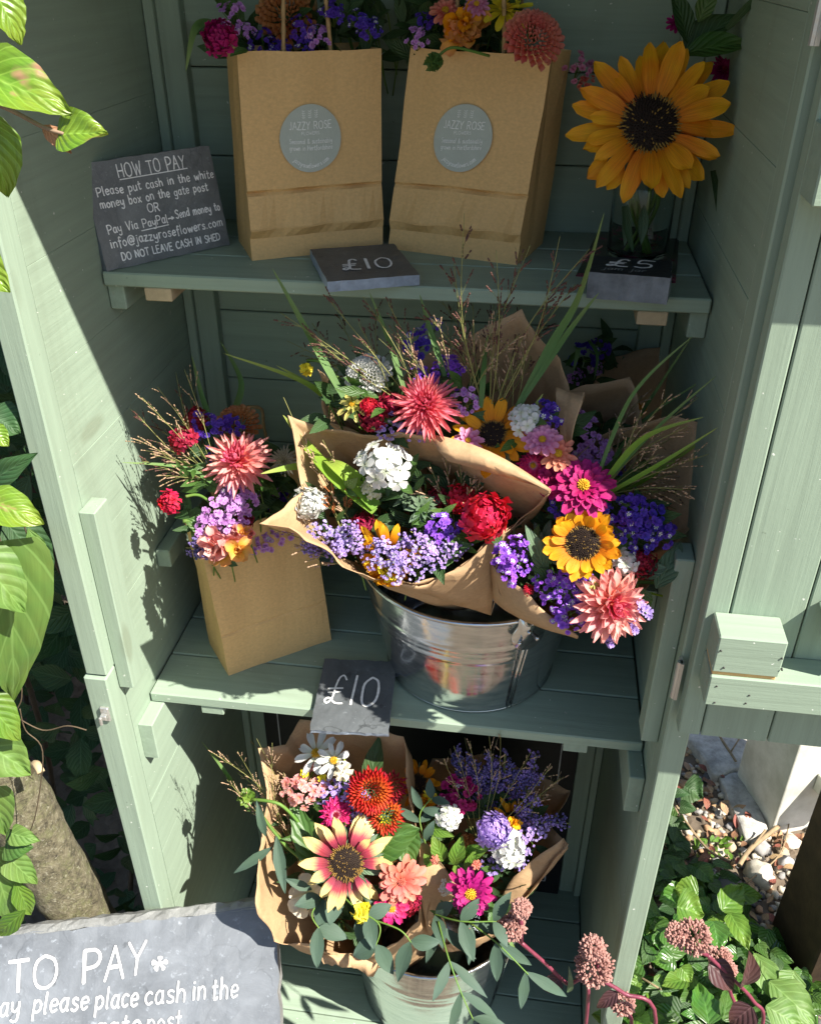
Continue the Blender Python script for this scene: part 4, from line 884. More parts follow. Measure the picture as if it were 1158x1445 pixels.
for (x, y, r, n_) in ((450, 752, 19, 26), (475, 765, 21, 30), (492, 750, 17, 20), (507, 770, 16, 20)): Aq.fl(statice, x, y, r, P_LAV, n_, dy=-.012, white=.3)
for (x, y, r, n_) in ((540, 778, 20, 26), (568, 790, 22, 30), (555, 806, 18, 22), (598, 775, 20, 28), (612, 792, 17, 22), (585, 806, 15, 16), (634, 773, 14, 16), (526, 792, 14, 14)): Aq.fl(statice, x, y, r, P_LAV, n_, dy=-.028, white=.3)
for k in range(7):
    x = 430+k*34; spray(Aq.t, [Aq.p(x+20, 790, .03), Aq.p(x+8, 775), Aq.p(x+rn(-8, 8), 750+rn(0, 25), -.02)], P_LAV, br=12, L=.026, fl=.0020)
Aq.fl(zinnia, 597, 716, 31, L_GREY, 3, .05, 'sunflower_bud', .1, L_GREY, 'ovate', 9, tilt=(0, .5)); Aq.fl(zinnia, 572, 700, 24, L_GREY, 2, .05, 'sunflower_bud', .1, L_GREY, 'ovate', 8, dy=.01)
Aq.lf((628, 778), (664, 768), 22, L_DARK, -.015, -.02); Aq.lf((545, 700), (575, 680), 26, L_DARK); Aq.lf((560, 690), (590, 640), 24, L_MID, .01)
for pts, w_ in (([(528, 722), (470, 672), (425, 620, .10), (399, 585, .08)], 22), ([(530, 716), (500, 680), (470, 655), (440, 642, .13)], 30), ([(470, 660, .12), (420, 658, .09), (368, 668, .07)], 13), ([(520, 610, .16), (470, 570, .16), (420, 535, .16), (315, 498, .15)], 11), ([(505, 610, .16), (455, 555, .17), (390, 515, .16)], 9)): Aq.bl(pts, w_, G_LIME)
Aq.pl((642, 745), [(606, 655), (628, 645), (645, 640), (590, 690), (665, 680), (680, 672)], seed=G_SEED, nb=9, L=.03)
Aq.pl((500, 745), [(400, 560, .12), (440, 640), (455, 620), (470, 700), (430, 690)], seed=G_SEED, nb=9, L=.03); Aq.pl((480, 745), [(468, 690), (490, 692), (500, 700), (460, 705)], seed=plain('rust_seed', (.30, .10, .03), .7, .3, 100), nb=14, L=.022)
Aq.pl((520, 810), [(380, 745, -.01), (420, 770, -.012), (450, 795, -.015)], seed=G_SEED, nb=8, L=.03)

# ---- middle bucket, front right: B
B = Bq('wrapped_bouquet', 'wrapped bouquet with shaggy sunflower and peach dahlia leaning over the right bucket rim', 'bouquet', (.18, .24, .1), lambda x, y: .0+(900-y)/220*.045, 'paper wrapped bouquets')
wrap(B.t, [(694, 802, 0.026), (699, 838, 0.023), (722, 858, 0.019), (756, 880, 0.016), (806, 898, 0.016), (850, 885, 0.023), (892, 850, 0.044), (935, 810, 0.086), (962, 770, 0.071), (978, 742, 0.099), (985, 660, 0.127), (990, 596, 0.155), (940, 588, 0.169), (870, 598, 0.169), (800, 650, 0.106), (770, 694, 0.093), (742, 726, 0.058), (712, 756, 0.040)], (.165, .20, .205), .05, seed=9, bulge=.003)
def band(par, top, bot, nq=5, amp=.004, out=.005, name='paper_flap'):
    a_, b_ = edge([at(*z) for z in top]), edge([at(*z) for z in bot]); wp = MB()
    wp.grid([[p.lerp(q, k/nq)+noise.noise_vector(p.lerp(q, k/nq)*30)*amp*(1 if 0 < k < nq else .4)-FWD*out*sin(pi*k/nq) for p, q in zip(a_, b_)] for k in range(nq+1)]); return wp.build(name, KRAFT, par, True, 0, .0009)
band(B.t, [(691, 792, .035), (712, 816, .008), (742, 834, -.006), (764, 860, -.012), (814, 896, -.014)], [(697, 848, .045), (714, 862, .02), (740, 876, .0), (772, 888, -.008), (814, 901, -.012)])
band(C.t, [(784, 545, .12), (803, 552, .11), (822, 558, .095)], [(790, 640, .07), (795, 638, .068), (800, 634, .065)], 8)
B.fill([(740, 800), (780, 800), (820, 820), (850, 790), (880, 760), (900, 740), (780, 740), (740, 760), (860, 720), (830, 700), (900, 800), (790, 840)], .022, 120)
B.fl(zinnia, 822, 686, 48, P_MAG, 4, .15, 'dahlia', .15, dy=-.015, tilt=(-.1, .3), cnt=14); B.fl(zinnia, 782, 676, 33, P_MAG, 4, .12, 'zinnia', .1, dy=.0, tilt=(-.3, .3), cmat=P_MAG)
B.fl(sunflower, 822, 766, 54, dy=-.03, tilt=(-.35, .05), counts=(17, 19), disc=.48, elev=.5, curl=.2, wr=.30)
B.fl(cactus, 860, 852, 60, P_PEACH, P_CORAL, 8, wr=.22, p='ray', cup=.35, dens=.85, dy=-.03, tilt=(.3, -.1))
for (x, y, r, n_) in ((716, 785, 22, 34), (730, 770, 16, 20), (718, 808, 20, 28), (740, 798, 13, 14), (770, 824, 18, 24), (790, 830, 18, 24), (812, 815, 22, 32), (800, 868, 24, 36), (785, 850, 18, 20), (822, 845, 18, 20)): B.fl(statice, x, y, r, P_VIO, n_, dy=-.02, white=.35)
for (x, y, r, n_) in ((890, 720, 24, 36), (915, 735, 26, 40), (935, 752, 20, 26), (880, 745, 22, 26), (852, 725, 18, 24), (905, 765, 18, 18), (790, 712, 18, 20)): B.fl(statice, x, y, r, P_NAVY, n_, dy=.0, white=.14)
B.fl(phlox, 882, 792, 24, N=10, fr=.44, dy=-.005); B.fl(zinnia, 868, 757, 26, P_PINK, 3, .15, dy=.012); B.fl(scabiosa, 907, 795, 25, P_CRIM, 26, dy=.0); B.fl(scabiosa, 745, 832, 11, P_RED, 10, dy=-.02); B.bud(837, 826, 10, P_OCHRE, dy=-.03)
B.fl(zinnia, 765, 770, 38, L_GREY, 3, .04, 'sunflower_bud', .12, L_GREY, 'cactus', 9, tilt=(-.5, .2)); B.lf((770, 810), (742, 742), 26, L_GREY, -.01, -.02); B.lf((785, 830), (750, 800), 26, L_DARK, -.01, -.02)
B.lf((925, 830), (960, 765), 34, L_GREY, .0, .02, ruf=.1); B.lf((900, 810), (940, 800), 26, L_CRM if 'L_CRM' in globals() else L_GREY, .0); B.lf((905, 830), (915, 860), 20, L_MID)
B.bl([(885, 822), (935, 825, .07), (990, 852, .05)], 6, G_BLADE); B.bl([(880, 826), (930, 840, .06), (970, 845, .05)], 4, G_LIME)
m = MB()
for q in ([(875, 850), (900, 850), (912, 866)], [(870, 870), (885, 872), (895, 885)], [(850, 885), (858, 895), (858, 908)]): m.tube([B.p(*z, -.03) for z in q], .0009, 4)
o = m.build('floret_stems', STEM, B.t); m = MB()
for q in ((912, 866), (906, 858), (902, 852), (895, 885), (889, 874), (858, 908), (862, 898)):
    for k in range(4): floret(m, B.p(*q, -.03)+Vector((rn(-1, 1), rn(-1, 1), rn(-1, 1)))*.003, nrm(rn(-.6, .6), rn(-.6, .6)), .0045, 5, .7)
m.build('trailing_florets', P_LAV, B.t)
B.bl([(838, 700), (900, 660, .20), (985, 590, .18)], 13, G_BLADE); B.bl([(835, 690), (880, 620, .23), (978, 470, .2)], 9, G_BLADE); B.bl([(850, 705), (920, 670, .15), (1015, 604, .13)], 9, G_LIME); B.bl([(860, 690), (930, 640, .21), (1000, 560, .22)], 18, G_BLADE); B.bl([(845, 690), (900, 600, .2), (1008, 525, .2)], 7, G_BLADE)
B.pl((838, 720), [(905, 560, .22), (940, 585, .2), (960, 610, .18), (985, 655, .17), (940, 690, .14), (880, 590, .2), (960, 640, .15)], seed=G_SEED, nb=11)
B.pl((860, 700), [(990, 735, .14), (1010, 690, .14)], seed=G_SEEDD, nb=8)

B.pl((845, 700), [(905, 580, .06), (942, 560, .06), (970, 600, .05), (1000, 640, .04), (965, 690, .03), (930, 640, .05), (985, 560, .07)], seed=G_SEED, nb=10, r=.0007, sr=.0009)
B.bl([(842, 695), (905, 620, .05), (992, 588, .04)], 9, G_LIME); B.bl([(836, 690), (890, 560, .07), (976, 474, .08)], 6, G_BLADE); B.bl([(850, 700), (930, 655, .04), (1012, 603, .03)], 7, G_LIME); B.bl([(845, 690), (930, 600, .06), (1010, 530, .06)], 5, G_BLADE)
# ---- middle bucket, behind right: two half-seen papers
Dq = Bq('wrapped_bouquet', 'half hidden wrapped bouquet with small lilac flowers behind the magenta dahlia', 'bouquet', (.22, .33, .1), lambda x, y: .17+(650-y)/200*.05, 'paper wrapped bouquets')
wrap(Dq.t, [(792, 556, 0.190), (812, 545, 0.210), (888, 528, 0.225), (897, 570, 0.210), (906, 612, 0.180), (880, 680, 0.130), (830, 690, 0.110), (798, 640, 0.140)], (.20, .33, .10), .03, seed=13, bulge=.01)
for (x, y, r) in ((828, 606, 20), (838, 630, 18), (822, 640, 18), (850, 645, 16), (815, 590, 14)): Dq.fl(statice, x, y, r, P_LIL, 24, dy=-.03, white=.08)
Dq.fl(statice, 872, 665, 14, P_NAVY, 18, dy=-.03, white=.3)
Dq.fill([(830, 620), (840, 650), (820, 660)], .02, 30); Dq.fill([(820, 650), (835, 660)], .012, 24, mat=L_MID)
Eq = Bq('wrapped_bouquet', 'dark wrapped bouquet standing deepest in the shadow below the top shelf', 'bouquet', (.25, .38, .1), lambda x, y: .40, 'paper wrapped bouquets')
wrap(Eq.t, [(848, 508, .425), (890, 498, .43), (946, 486, .43), (950, 560, .42), (945, 620, .40), (880, 640, .38), (850, 570, .4)], (.24, .37, .1), .03, seed=17, bulge=.005)
for (x, y, r, mt) in ((812, 530, 12, P_LIL), (840, 520, 10, P_LIL), (825, 500, 20, P_NAVY), (845, 490, 16, P_NAVY)): Eq.fl(statice, x, y, r, mt, 20, dy=-.01, white=.1)
Eq.fl(zinnia, 905, 575, 9, P_SUN, 2, .2, dy=-.04)
Eq.fill([(815, 540), (835, 520), (850, 500)], .02, 30)

# ---- left bag bunch
L = Bq('flower_bunch', 'bunch with a large peach dahlia and lilac statice spilling from the plain paper bag', 'flowers', (-.22, .22, .15), lambda x, y: .095+(800-y)/230*.08+max(0, x-310)/170*.13, 'bunches in paper bags')
L.fill([(300, 640), (330, 680), (360, 700), (390, 720), (280, 720), (310, 760), (390, 660), (340, 740), (400, 690)], .02, 110)
L.fl(cactus, 338, 652, 54, P_PEACH, P_CORAL, 7, wr=.2, p='lance', cup=.4, dy=-.015, tilt=(-.15, .35)); L.fl(cactus, 400, 650, 24, P_CREAM, None, 5, dy=.02)
L.fl(pompon, 336, 602, 37, P_BRONZE, 110, dy=.05, tilt=(0, .4)); L.fl(scabiosa, 260, 620, 25, P_CRIM, 34, dy=.01, tilt=(-.3, .9)); L.fl(scabiosa, 277, 592, 22, P_CRIM, 26, dy=.04); L.fl(scabiosa, 240, 708, 21, P_RED, 34, dy=-.02, tilt=(-.6, -.1))
for (x, y, r, mt, n_) in ((412, 700, 16, P_NAVY, 20), (290, 600, 20, P_NAVY, 26), (330, 598, 16, P_NAVY, 22), (312, 598, 15, P_NAVY, 20), (300, 640, 14, P_NAVY, 14), (338, 704, 24, P_LIL, 34), (330, 690, 18, P_LIL, 24), (378, 700, 18, P_LIL, 24), (395, 715, 18, P_NAVY, 22), (312, 722, 22, P_LIL, 30), (300, 745, 24, P_LIL, 32), (338, 728, 18, P_LIL, 22), (325, 752, 16, P_LIL, 18), (372, 760, 20, P_LIL, 28), (350, 770, 16, P_LIL, 18), (395, 750, 18, P_LIL, 22)):
    L.fl(statice, x, y, r, mt, n_, dy=(-.012 if x < 345 else .055) if y > 680 else .03, white=.06)
L.fl(snapdragon, 322, 772, 34, P_PEACH, 'snapdragon', 8, P_APRI, dy=-.03, tilt=(-.1, 0)); L.fl(snapdragon, 345, 752, 20, P_PEACH, 'snapdragon', 5, P_APRI, dy=-.03)
L.fl(scabiosa, 345, 735, 18, P_CRIM, 18, dy=.005)
for k in range(4): spray(L.t, [L.p(305, 790, .01), L.p(292-4*k, 780, -.01), L.p(278+5*k, 760+8*k, -.02)], P_DUSK, br=10, L=.024, fl=.002)
m = MB(); m.tube(catmull([L.p(262, 700, -.02), L.p(285, 700, 0), L.p(320, 730, .02)], 6), .002, 6); m.tube(catmull([L.p(258, 735, -.01), L.p(285, 735, 0), L.p(310, 750, .02)], 6), .003, 6); m.build('stems', STEM, L.t)
L.lf((300, 745), (262, 735), 30, L_MID, 0, -.01)
L.pl((312, 690), [(190, 580, .17), (200, 650, .13), (215, 655, .13), (220, 600, .2), (248, 525, .24), (268, 560, .24), (225, 640, .15)], seed=G_SEEDD, nb=11, L=.035)
L.pl((310, 680), [(232, 632, .15), (215, 640, .13)], seed=G_SEED, nb=12, L=.03)
L.bl([(312, 690), (260, 660, .14), (172, 652, .12)], 7, G_BLADE); L.bl([(300, 600, .25), (285, 560, .27), (270, 500, .28)], 9, G_BLADE); L.bl([(325, 590, .28), (340, 540, .3), (310, 480, .3)], 10, G_BLADE)

L.pl((310, 680), [(200, 560, .15), (222, 545, .16), (260, 520, .17), (195, 620, .13), (230, 670, .12)], seed=G_SEED, nb=10, r=.0007, sr=.0009)
# ---- top bags
T1 = Bq('flower_bunch', 'bunch with a bronze dahlia and pink scabious in the upright stickered bag', 'flowers', (-.1, .33, .8), lambda x, y: .352, 'bunches in paper bags')
T1.fill([(340, 50), (380, 50), (420, 40), (460, 50), (500, 50), (520, 30), (450, 20)], .022, 90, 0.03)
T1.fl(scabiosa, 311, 52, 29, P_MAG, 46, dy=-.10, tilt=(-.2, 0)); T1.fl(pompon, 405, 22, 48, P_BRONZE, 130, dy=.01)
for (x, y, r, mt) in ((327, 18, 18, P_LIL), (372, 62, 20, P_NAVY), (425, 40, 18, P_NAVY), (448, 52, 18, P_LIL), (432, 60, 16, P_NAVY), (520, 42, 18, P_NAVY), (508, 28, 16, P_NAVY), (470, 20, 18, P_NAVY), (345, 45, 16, P_LIL), (395, 66, 14, P_NAVY)): T1.fl(statice, x, y, r, mt, 26, dy=-.02, white=.12)
T1.lf((350, 70), (325, 78), 16, L_MID, -.09, -.11); T1.bl([(300, 30, .3), (275, 40, .27), (262, 100, .26)], 12, G_BLADE); T1.lf((345, 30), (300, -8), 30, L_MID)
T2 = Bq('flower_bunch', 'bunch with a big coral dahlia and yellow snapdragons in the leaning stickered bag', 'flowers', (.05, .33, .8), lambda x, y: .360, 'bunches in paper bags')
T2.fill([(590, 60), (620, 50), (660, 40), (700, 50), (730, 40), (640, 20), (600, 30)], .022, 90, 0.03)
T2.fl(pompon, 752, 56, 50, P_SALMON, 150, dy=-.105, tilt=(.25, .1), L=.3, W=.25); T2.fl(snapdragon, 652, 45, 36, P_APRI, 'snapdragon', 7, P_SUN, dy=-.03); T2.fl(zinnia, 712, 14, 42, P_YEL, 2, .18, dy=-.02, tilt=(0, .6), cnt=11); T2.fl(zinnia, 628, 15, 24, P_SALMON, 3, .2, dy=-.02); T2.fl(zinnia, 672, 6, 20, P_PINK, 3, .2, dy=-.03)
T2.fl(statice, 588, 55, 16, P_LIL, 22, dy=-.02, white=.1); T2.fl(statice, 606, 30, 18, P_NAVY, 24, dy=0, white=.1)
T2.bud(613, 86, 17, L_MID, dy=-.10, tilt=(-.1, -.6), name='seed_head', cal=L_MID); m = MB(); m.tube(catmull([T2.p(618, 78, -.10), T2.p(640, 66, -.09), T2.p(690, 78, -.06)], 6), .0016, 5); m.build('stem', STEM, T2.t)
# ---- jar
JQ = Bq('jar_flowers', 'single huge orange sunflower with leafy stems standing in the glass jar', 'flowers', (.285, .33, .62), lambda x, y: .27, None)
JQ.fl(sunflower, 917, 174, 113, dy=-.02, tilt=(-.05, -.12), counts=(21, 18), disc=.37, wr=.225, elev=.15, curl=.3)
m = MB(); c = JQ.p(917, 174, 0)
for k in range(6): m.tube(catmull([(.285+rn(-.018, .018), .335+rn(-.02, .0), ZT+.012), (.285+rn(-.02, .02), .32+rn(-.01, .01), ZT+.08), (.283+rn(-.03, .03), .31, ZT+.15), tuple(c+Vector((rn(-.02, .02) if k else 0, .02 if k else .012, 0)))], 6), .0042 if k == 0 else .0026, 7)
m.build('stems', STEM, JQ.t)
for b, t, w_, mt, d in (((963, 75), (1058, 62), 44, L_MID, .03), ((970, 60), (945, -20), 34, L_DARK, .04), ((985, 30), (1010, -25), 28, L_MID, .04), ((960, 78), (1040, 20), 50, L_DARK, .05)): JQ.lf(b, t, w_, mt, d, d)
JQ.fl(zinnia, 1021, 98, 24, P_MAG, 4, .1, 'strawflower', .02, P_CRIM, 'lance', 18, dy=.08); JQ.fl(statice, 815, 95, 20, P_PINK, 22, dy=.1, white=.1); JQ.fl(statice, 828, 120, 16, P_SALMON, 18, dy=.1); JQ.fl(zinnia, 955, 32, 16, P_MAG, 3, .2, dy=.12)
for pts in ([(1025, 40, .3), (1080, -5, .27), (1125, 50, .22)], [(1005, 240, .3), (1018, 330, .26), (1005, 425, .22)], [(880, 290, .27), (886, 330, .26), (893, 356, .25)]): JQ.bl(pts, 13, L_DARK)
for x in (885, 908): JQ.lf((x, 288), (x-4, 345), 15, L_GREY, .03, .02)

# ---- lower bucket, left: F
Fq = Bq('wrapped_bouquet', 'wrapped bouquet with a cream and maroon sunflower in the lower bucket', 'bouquet', (0, .2, -.65), lambda x, y: -.03+(1330-y)/290*.145, 'paper wrapped bouquets')
wrap(Fq.t, [(366, 1052, 0.116), (404, 1050, 0.141), (410, 1034, 0.160), (424, 1016, 0.166), (500, 1024, 0.178), (574, 1036, 0.166), (573, 1110, 0.116), (590, 1180, 0.054), (604, 1240, 0.040), (594, 1300, 0.010), (560, 1330, -0.005), (525, 1352, -0.020), (490, 1352, -0.025), (440, 1334, -0.045), (392, 1330, -0.055), (360, 1275, -0.060), (364, 1205, 0.010), (372, 1120, 0.061)], (.01, .2, -.70), .05, seed=21, bulge=.012, crump=.008)
wp = MB(); P = [at(*z) for z in ((440, 1336, -.03), (490, 1346, -.02), (535, 1358, -.015), (528, 1372, -.02), (495, 1368, -.03), (470, 1358, -.035), (455, 1352, -.04))]
wp.grid([[P[0].lerp(P[2], k/10)+noise.noise_vector(Vector((k*.8, 0, 1)))*.006 for k in range(11)], [P[6].lerp(P[3], k/10)+noise.noise_vector(Vector((k*.9, 2, 1)))*.008-Vector((0, .006, 0)) for k in range(11)]]); wp.build('paper_frill', KRAFT, Fq.t, True, 0, .0009)
Fq.fill([(420, 1140), (450, 1120), (500, 1120), (540, 1140), (460, 1180), (520, 1180), (560, 1200), (440, 1230), (470, 1280), (540, 1260), (500, 1300), (420, 1200)], .022, 130)
Fq.fl(sunflower, 488, 1218, 70, P_BIC, dy=-.03, tilt=(0, .15), counts=(14, 14), disc=.36, wr=.23, elev=.1, curl=.25, pf='ray')
Fq.fl(zinnia, 475, 1149, 27, P_STRAW, 5, .12, 'strawflower', .02, P_CRIM, 'lance', 18, dy=-.01)
Fq.fl(pompon, 522, 1116, 37, P_RUST, 150, dy=-.01, L=.38, W=.17, p='cactus'); Fq.fl(pompon, 545, 1152, 29, P_RUST, 90, L=.38, W=.17, p='cactus', mat2=P_YEL, dy=.0); Fq.fl(pompon, 552, 1110, 26, P_CRIM, 70, L=.38, W=.17, p='cactus', dy=.03)
Fq.fl(zinnia, 566, 1243, 38, P_SALMON, 4, .1, 'dahlia', .05, P_SALMON, tilt=(.2, .1), dy=-.02); Fq.fl(zinnia, 552, 1280, 28, P_STRAW, 3, .18, 'zinnia', .05, tilt=(.1, 0), dy=-.02); Fq.fl(scabiosa, 580, 1275, 18, P_CRIM, 18)
Fq.bud(513, 1283, 20, P_YEL, dy=-.03, tilt=(0, -.2), cal=L_OLD if 'L_OLD' in globals() else L_GREY)
Fq.fl(cosmos, 447, 1063, 32, P_WHITE, dy=0, tilt=(-.2, .4)); Fq.fl(cosmos, 470, 1072, 26, P_WHITE, dy=-.01, tilt=(.3, .2)); Fq.bud(484, 1090, 16, P_CREAM, dy=-.01); Fq.fl(statice, 432, 1108, 28, P_PEACH, 34, dy=-.0, white=.0); Fq.fl(statice, 415, 1118, 18, P_PEACH, 20)
for (x, y, r) in ((462, 1116, 20), (490, 1116, 18), (508, 1135, 18), (500, 1122, 16)): Fq.fl(statice, x, y, r, P_LAV, 28, white=.05)
Fq.fl(statice, 513, 1168, 20, P_WHITE, 28, white=.0); Fq.fl(statice, 505, 1158, 16, P_LAV, 18)
Fq.bud(430, 1090, 8, P_YEL); Fq.bud(455, 1098, 8, P_YEL)
Fq.lf((505, 1195), (590, 1170), 66, L_MID, .0, .0); Fq.lf((560, 1160), (582, 1220), 50, L_MID, .01, .0); Fq.lf((470, 1250), (410, 1130), 52, L_MID, .0, .0, ser=.1, nv=12); Fq.lf((455, 1190), (425, 1115), 34, L_DARK, .02, .01); Fq.lf((520, 1110), (535, 1040), 30, L_DARK, .05, .06); Fq.lf((545, 1190), (500, 1165), 34, L_MID, .01, .01)
m = MB(); ring(m, Fq.p(440, 1262, .0), nrm(-.5, .3), 5, .002, 0, .034, .032, .5, .3, 'round', .3, .2, nv=7, nu=6, ruf=.12); m.build('dried_seed_head', P_CREAM, Fq.t)
Fq.bud(350, 1124, 15, L_LIME, dy=-.02, tilt=(-.3, .2), cal=L_LIME); m = MB(); m.tube(catmull([Fq.p(356, 1128, -.02), Fq.p(395, 1135, -.02), Fq.p(425, 1165, 0)], 6), .0026, 6); m.tube(catmull([Fq.p(365, 1145, -.02), Fq.p(400, 1190, -.01), Fq.p(430, 1215, 0)], 6), .0026, 6); m.build('bud_stem', STEM, Fq.t)
euc(Fq.t, [Fq.p(470, 1250, -.02), Fq.p(500, 1280, -.035), Fq.p(535, 1305, -.045), Fq.p(530, 1335, -.05)], 3, .046, .028, p='leaf', droop=.5); euc(Fq.t, [Fq.p(455, 1265, -.02), Fq.p(440, 1290, -.035), Fq.p(450, 1310, -.04)], 2, .048, .028, p='leaf'); euc(Fq.t, [Fq.p(500, 1290, -.03), Fq.p(560, 1310, -.04), Fq.p(580, 1330, -.04)], 2, .048, .028, p='leaf')
for b, t, w_ in (((385, 1195), (330, 1232), 14), ((390, 1180), (402, 1260), 18), ((375, 1180), (362, 1130), 13), ((440, 1255), (402, 1240), 14)): Fq.lf(b, t, w_, L_EUC, -.02, -.03, p='lance')
Fq.pl((425, 1190), [(315, 1070, .18), (345, 1112, .12), (352, 1040, .26), (378, 1050, .25), (335, 1090, .16), (390, 1100, .16), (400, 1090)], seed=G_SEED, nb=10, L=.035); Fq.pl((430, 1230), [(385, 1130), (395, 1120), (405, 1140), (400, 1160)], seed=G_SEED, nb=14, L=.03)
Fq.bl([(352, 1145), (318, 1090, .17), (284, 1046, .16)], 7, G_BLADE); Fq.bl([(485, 1140), (486, 1110), (486, 1062)], 8, G_LIME)

Fq.pl((420, 1200), [(300, 1062, .06), (335, 1060, .07), (362, 1042, .08), (384, 1048, .08), (320, 1100, .05), (345, 1130, .04)], seed=G_SEED, nb=10, r=.0007, sr=.0009)
# ---- lower bucket, right: G
Gq = Bq('wrapped_bouquet', 'wrapped bouquet with a magenta dahlia and lavender in the lower bucket', 'bouquet', (.12, .24, -.65), lambda x, y: .005+(1300-y)/260*.16, 'paper wrapped bouquets')
wrap(Gq.t, [(600, 1195, 0.071), (613, 1240, 0.041), (604, 1300, 0.025), (628, 1335, 0.021), (680, 1322, 0.035), (725, 1288, 0.048), (762, 1240, 0.064), (801, 1193, 0.077), (788, 1180, 0.097), (775, 1165, 0.130), (790, 1140, 0.203), (806, 1116, 0.223), (770, 1098, 0.242), (690, 1065, 0.249), (612, 1070, 0.229), (590, 1120, 0.150)], (.105, .24, -.70), .05, seed=27, bulge=.006, crump=.008)
P = [at(*z) for z in ((590, 1172, .07), (620, 1215, .045), (645, 1252, .035), (624, 1292, .03), (642, 1342, .03), (604, 1318, .02), (588, 1240, .03))]
wp = MB(); wp.grid([[P[0].lerp(P[1], k/6) for k in range(7)], [P[6].lerp(P[2], k/6)+noise.noise_vector(Vector((k*.7, 3, 1)))*.005 for k in range(7)], [P[6].lerp(P[5], .5).lerp(P[3], k/6)+noise.noise_vector(Vector((k*.7, 5, 1)))*.006 for k in range(7)], [P[5].lerp(P[4], k/6) for k in range(7)]]); wp.build('paper_fold', KRAFT, Gq.t, True, 0, .0009)
Gq.fill([(620, 1140), (650, 1150), (690, 1140), (730, 1150), (620, 1200), (660, 1220), (700, 1210), (740, 1190), (640, 1270), (690, 1270), (620, 1280), (720, 1240)], .024, 130)
for k in range(22):
    x = 615+rn(0, 150); y = 1055+rn(0, 45); spray(Gq.t, [Gq.p(x*.6+275, 1170, .05), Gq.p(x*.9+68, 1115, .03), Gq.p(x, y, .02)], P_DUSK if k % 3 else P_LAV, br=11, L=.026, fl=.0024, dens=10, name='lavender_spray')
for k in range(9):
    x = 745+rn(0, 60); y = 1120+rn(0, 60); spray(Gq.t, [Gq.p(700, 1200, .03), Gq.p((x+700)/2, 1165, .01), Gq.p(x, y, 0)], P_DUSK if k % 2 else P_LAV, br=10, L=.025, fl=.0022, dens=9, name='lavender_spray')
Gq.fl(sunflower, 590, 1106, 36, dy=.03, tilt=(-.5, .2), counts=(10, 11)); Gq.fl(sunflower, 722, 1158, 32, dy=.015, tilt=(.3, .3), counts=(11, 11)); Gq.fl(snapdragon, 603, 1128, 15, P_SUN, 'marigold', 4, P_YEL, dy=.0); Gq.fl(snapdragon, 722, 1163, 14, P_SUN, 'marigold', 4, P_YEL, dy=-.01)
Gq.fl(scabiosa, 696, 1172, 30, P_LAV, 44, dy=-.03, tilt=(0, .3)); Gq.fl(phlox, 634, 1153, 24, N=9, fr=.46, dy=-.02); Gq.fl(phlox, 717, 1198, 30, N=13, fr=.44, dy=-.02); Gq.fl(phlox, 630, 1252, 16, P_WHITE, 10, dy=-.01); Gq.fl(scabiosa, 658, 1190, 17, P_BRONZE, 18)
Gq.fl(statice, 650, 1122, 27, P_MAG, 34, dy=.0, white=.1); Gq.fl(statice, 632, 1128, 16, P_MAG, 18)
Gq.fl(zinnia, 664, 1260, 37, P_MAG, 4, .2, 'dahlia', .13, dy=-.035, cnt=14, tilt=(0, .1))
for (x, y, r) in ((690, 1225, 14), (705, 1212, 14), (735, 1205, 14), (745, 1180, 18), (730, 1215, 12), (758, 1170, 15)): Gq.fl(statice, x, y, r, P_LAV, 18, dy=-.01, white=.1)
for b, t, w_ in (((625, 1215), (610, 1180), 24), ((640, 1220), (652, 1180), 24), ((660, 1230), (670, 1200), 20), ((610, 1220), (598, 1205), 18), ((650, 1225), (640, 1240), 22), ((655, 1205), (690, 1195), 22), ((600, 1165), (640, 1180), 18)): Gq.lf(b, t, w_, L_LIME, -.015, -.025)
for x, y in ((613, 1213), (672, 1220), (658, 1313)): Gq.bud(x, y, 8.5, P_SALMON, dy=-.03, cal=L_LIME)
euc(Gq.t, [Gq.p(618, 1300, -.03), Gq.p(632, 1350, -.05), Gq.p(650, 1400, -.055), Gq.p(668, 1440, -.05)], 4, .062, .019, droop=1.6); euc(Gq.t, [Gq.p(660, 1300, -.03), Gq.p(700, 1330, -.04), Gq.p(745, 1375, -.04)], 3, .070, .020, droop=2.2); euc(Gq.t, [Gq.p(600, 1190, -.02), Gq.p(592, 1150, -.02), Gq.p(610, 1125, -.02)], 4, .038, .016); band(Gq.t, [(690, 1292, .05), (722, 1240, .06), (768, 1200, .075), (794, 1183, .085)], [(712, 1312, .05), (738, 1272, .06), (766, 1240, .075), (802, 1197, .085)], 6, .006, .001)
euc(Gq.t, [Gq.p(612, 1290, -.02), Gq.p(650, 1300, -.04), Gq.p(700, 1300, -.04)], 3, .05, .024)
Gq.bl([(695, 1280), (715, 1320, .06), (735, 1360, .02)], 9, G_BLADE); Gq.bl([(675, 1200), (684, 1165), (688, 1140)], 5, G_LIME)
Gq.pl((672, 1190), [(632, 1058, .22), (655, 1040, .22), (700, 1045, .22), (640, 1085, .2), (680, 1060, .2)], seed=G_SEED, nb=11, L=.035); Gq.pl((700, 1190), [(745, 1070, .22), (782, 1098, .2), (795, 1095, .2), (765, 1090, .2), (740, 1090, .2)], seed=G_SEED, nb=11, L=.035)

Gq.pl((676, 1190), [(625, 1070, .09), (640, 1052, .09), (662, 1046, .09), (690, 1038, .09), (706, 1030, .09), (748, 1062, .09), (778, 1080, .09), (790, 1098, .09)], seed=G_SEED, nb=10, r=.0007, sr=.0009)

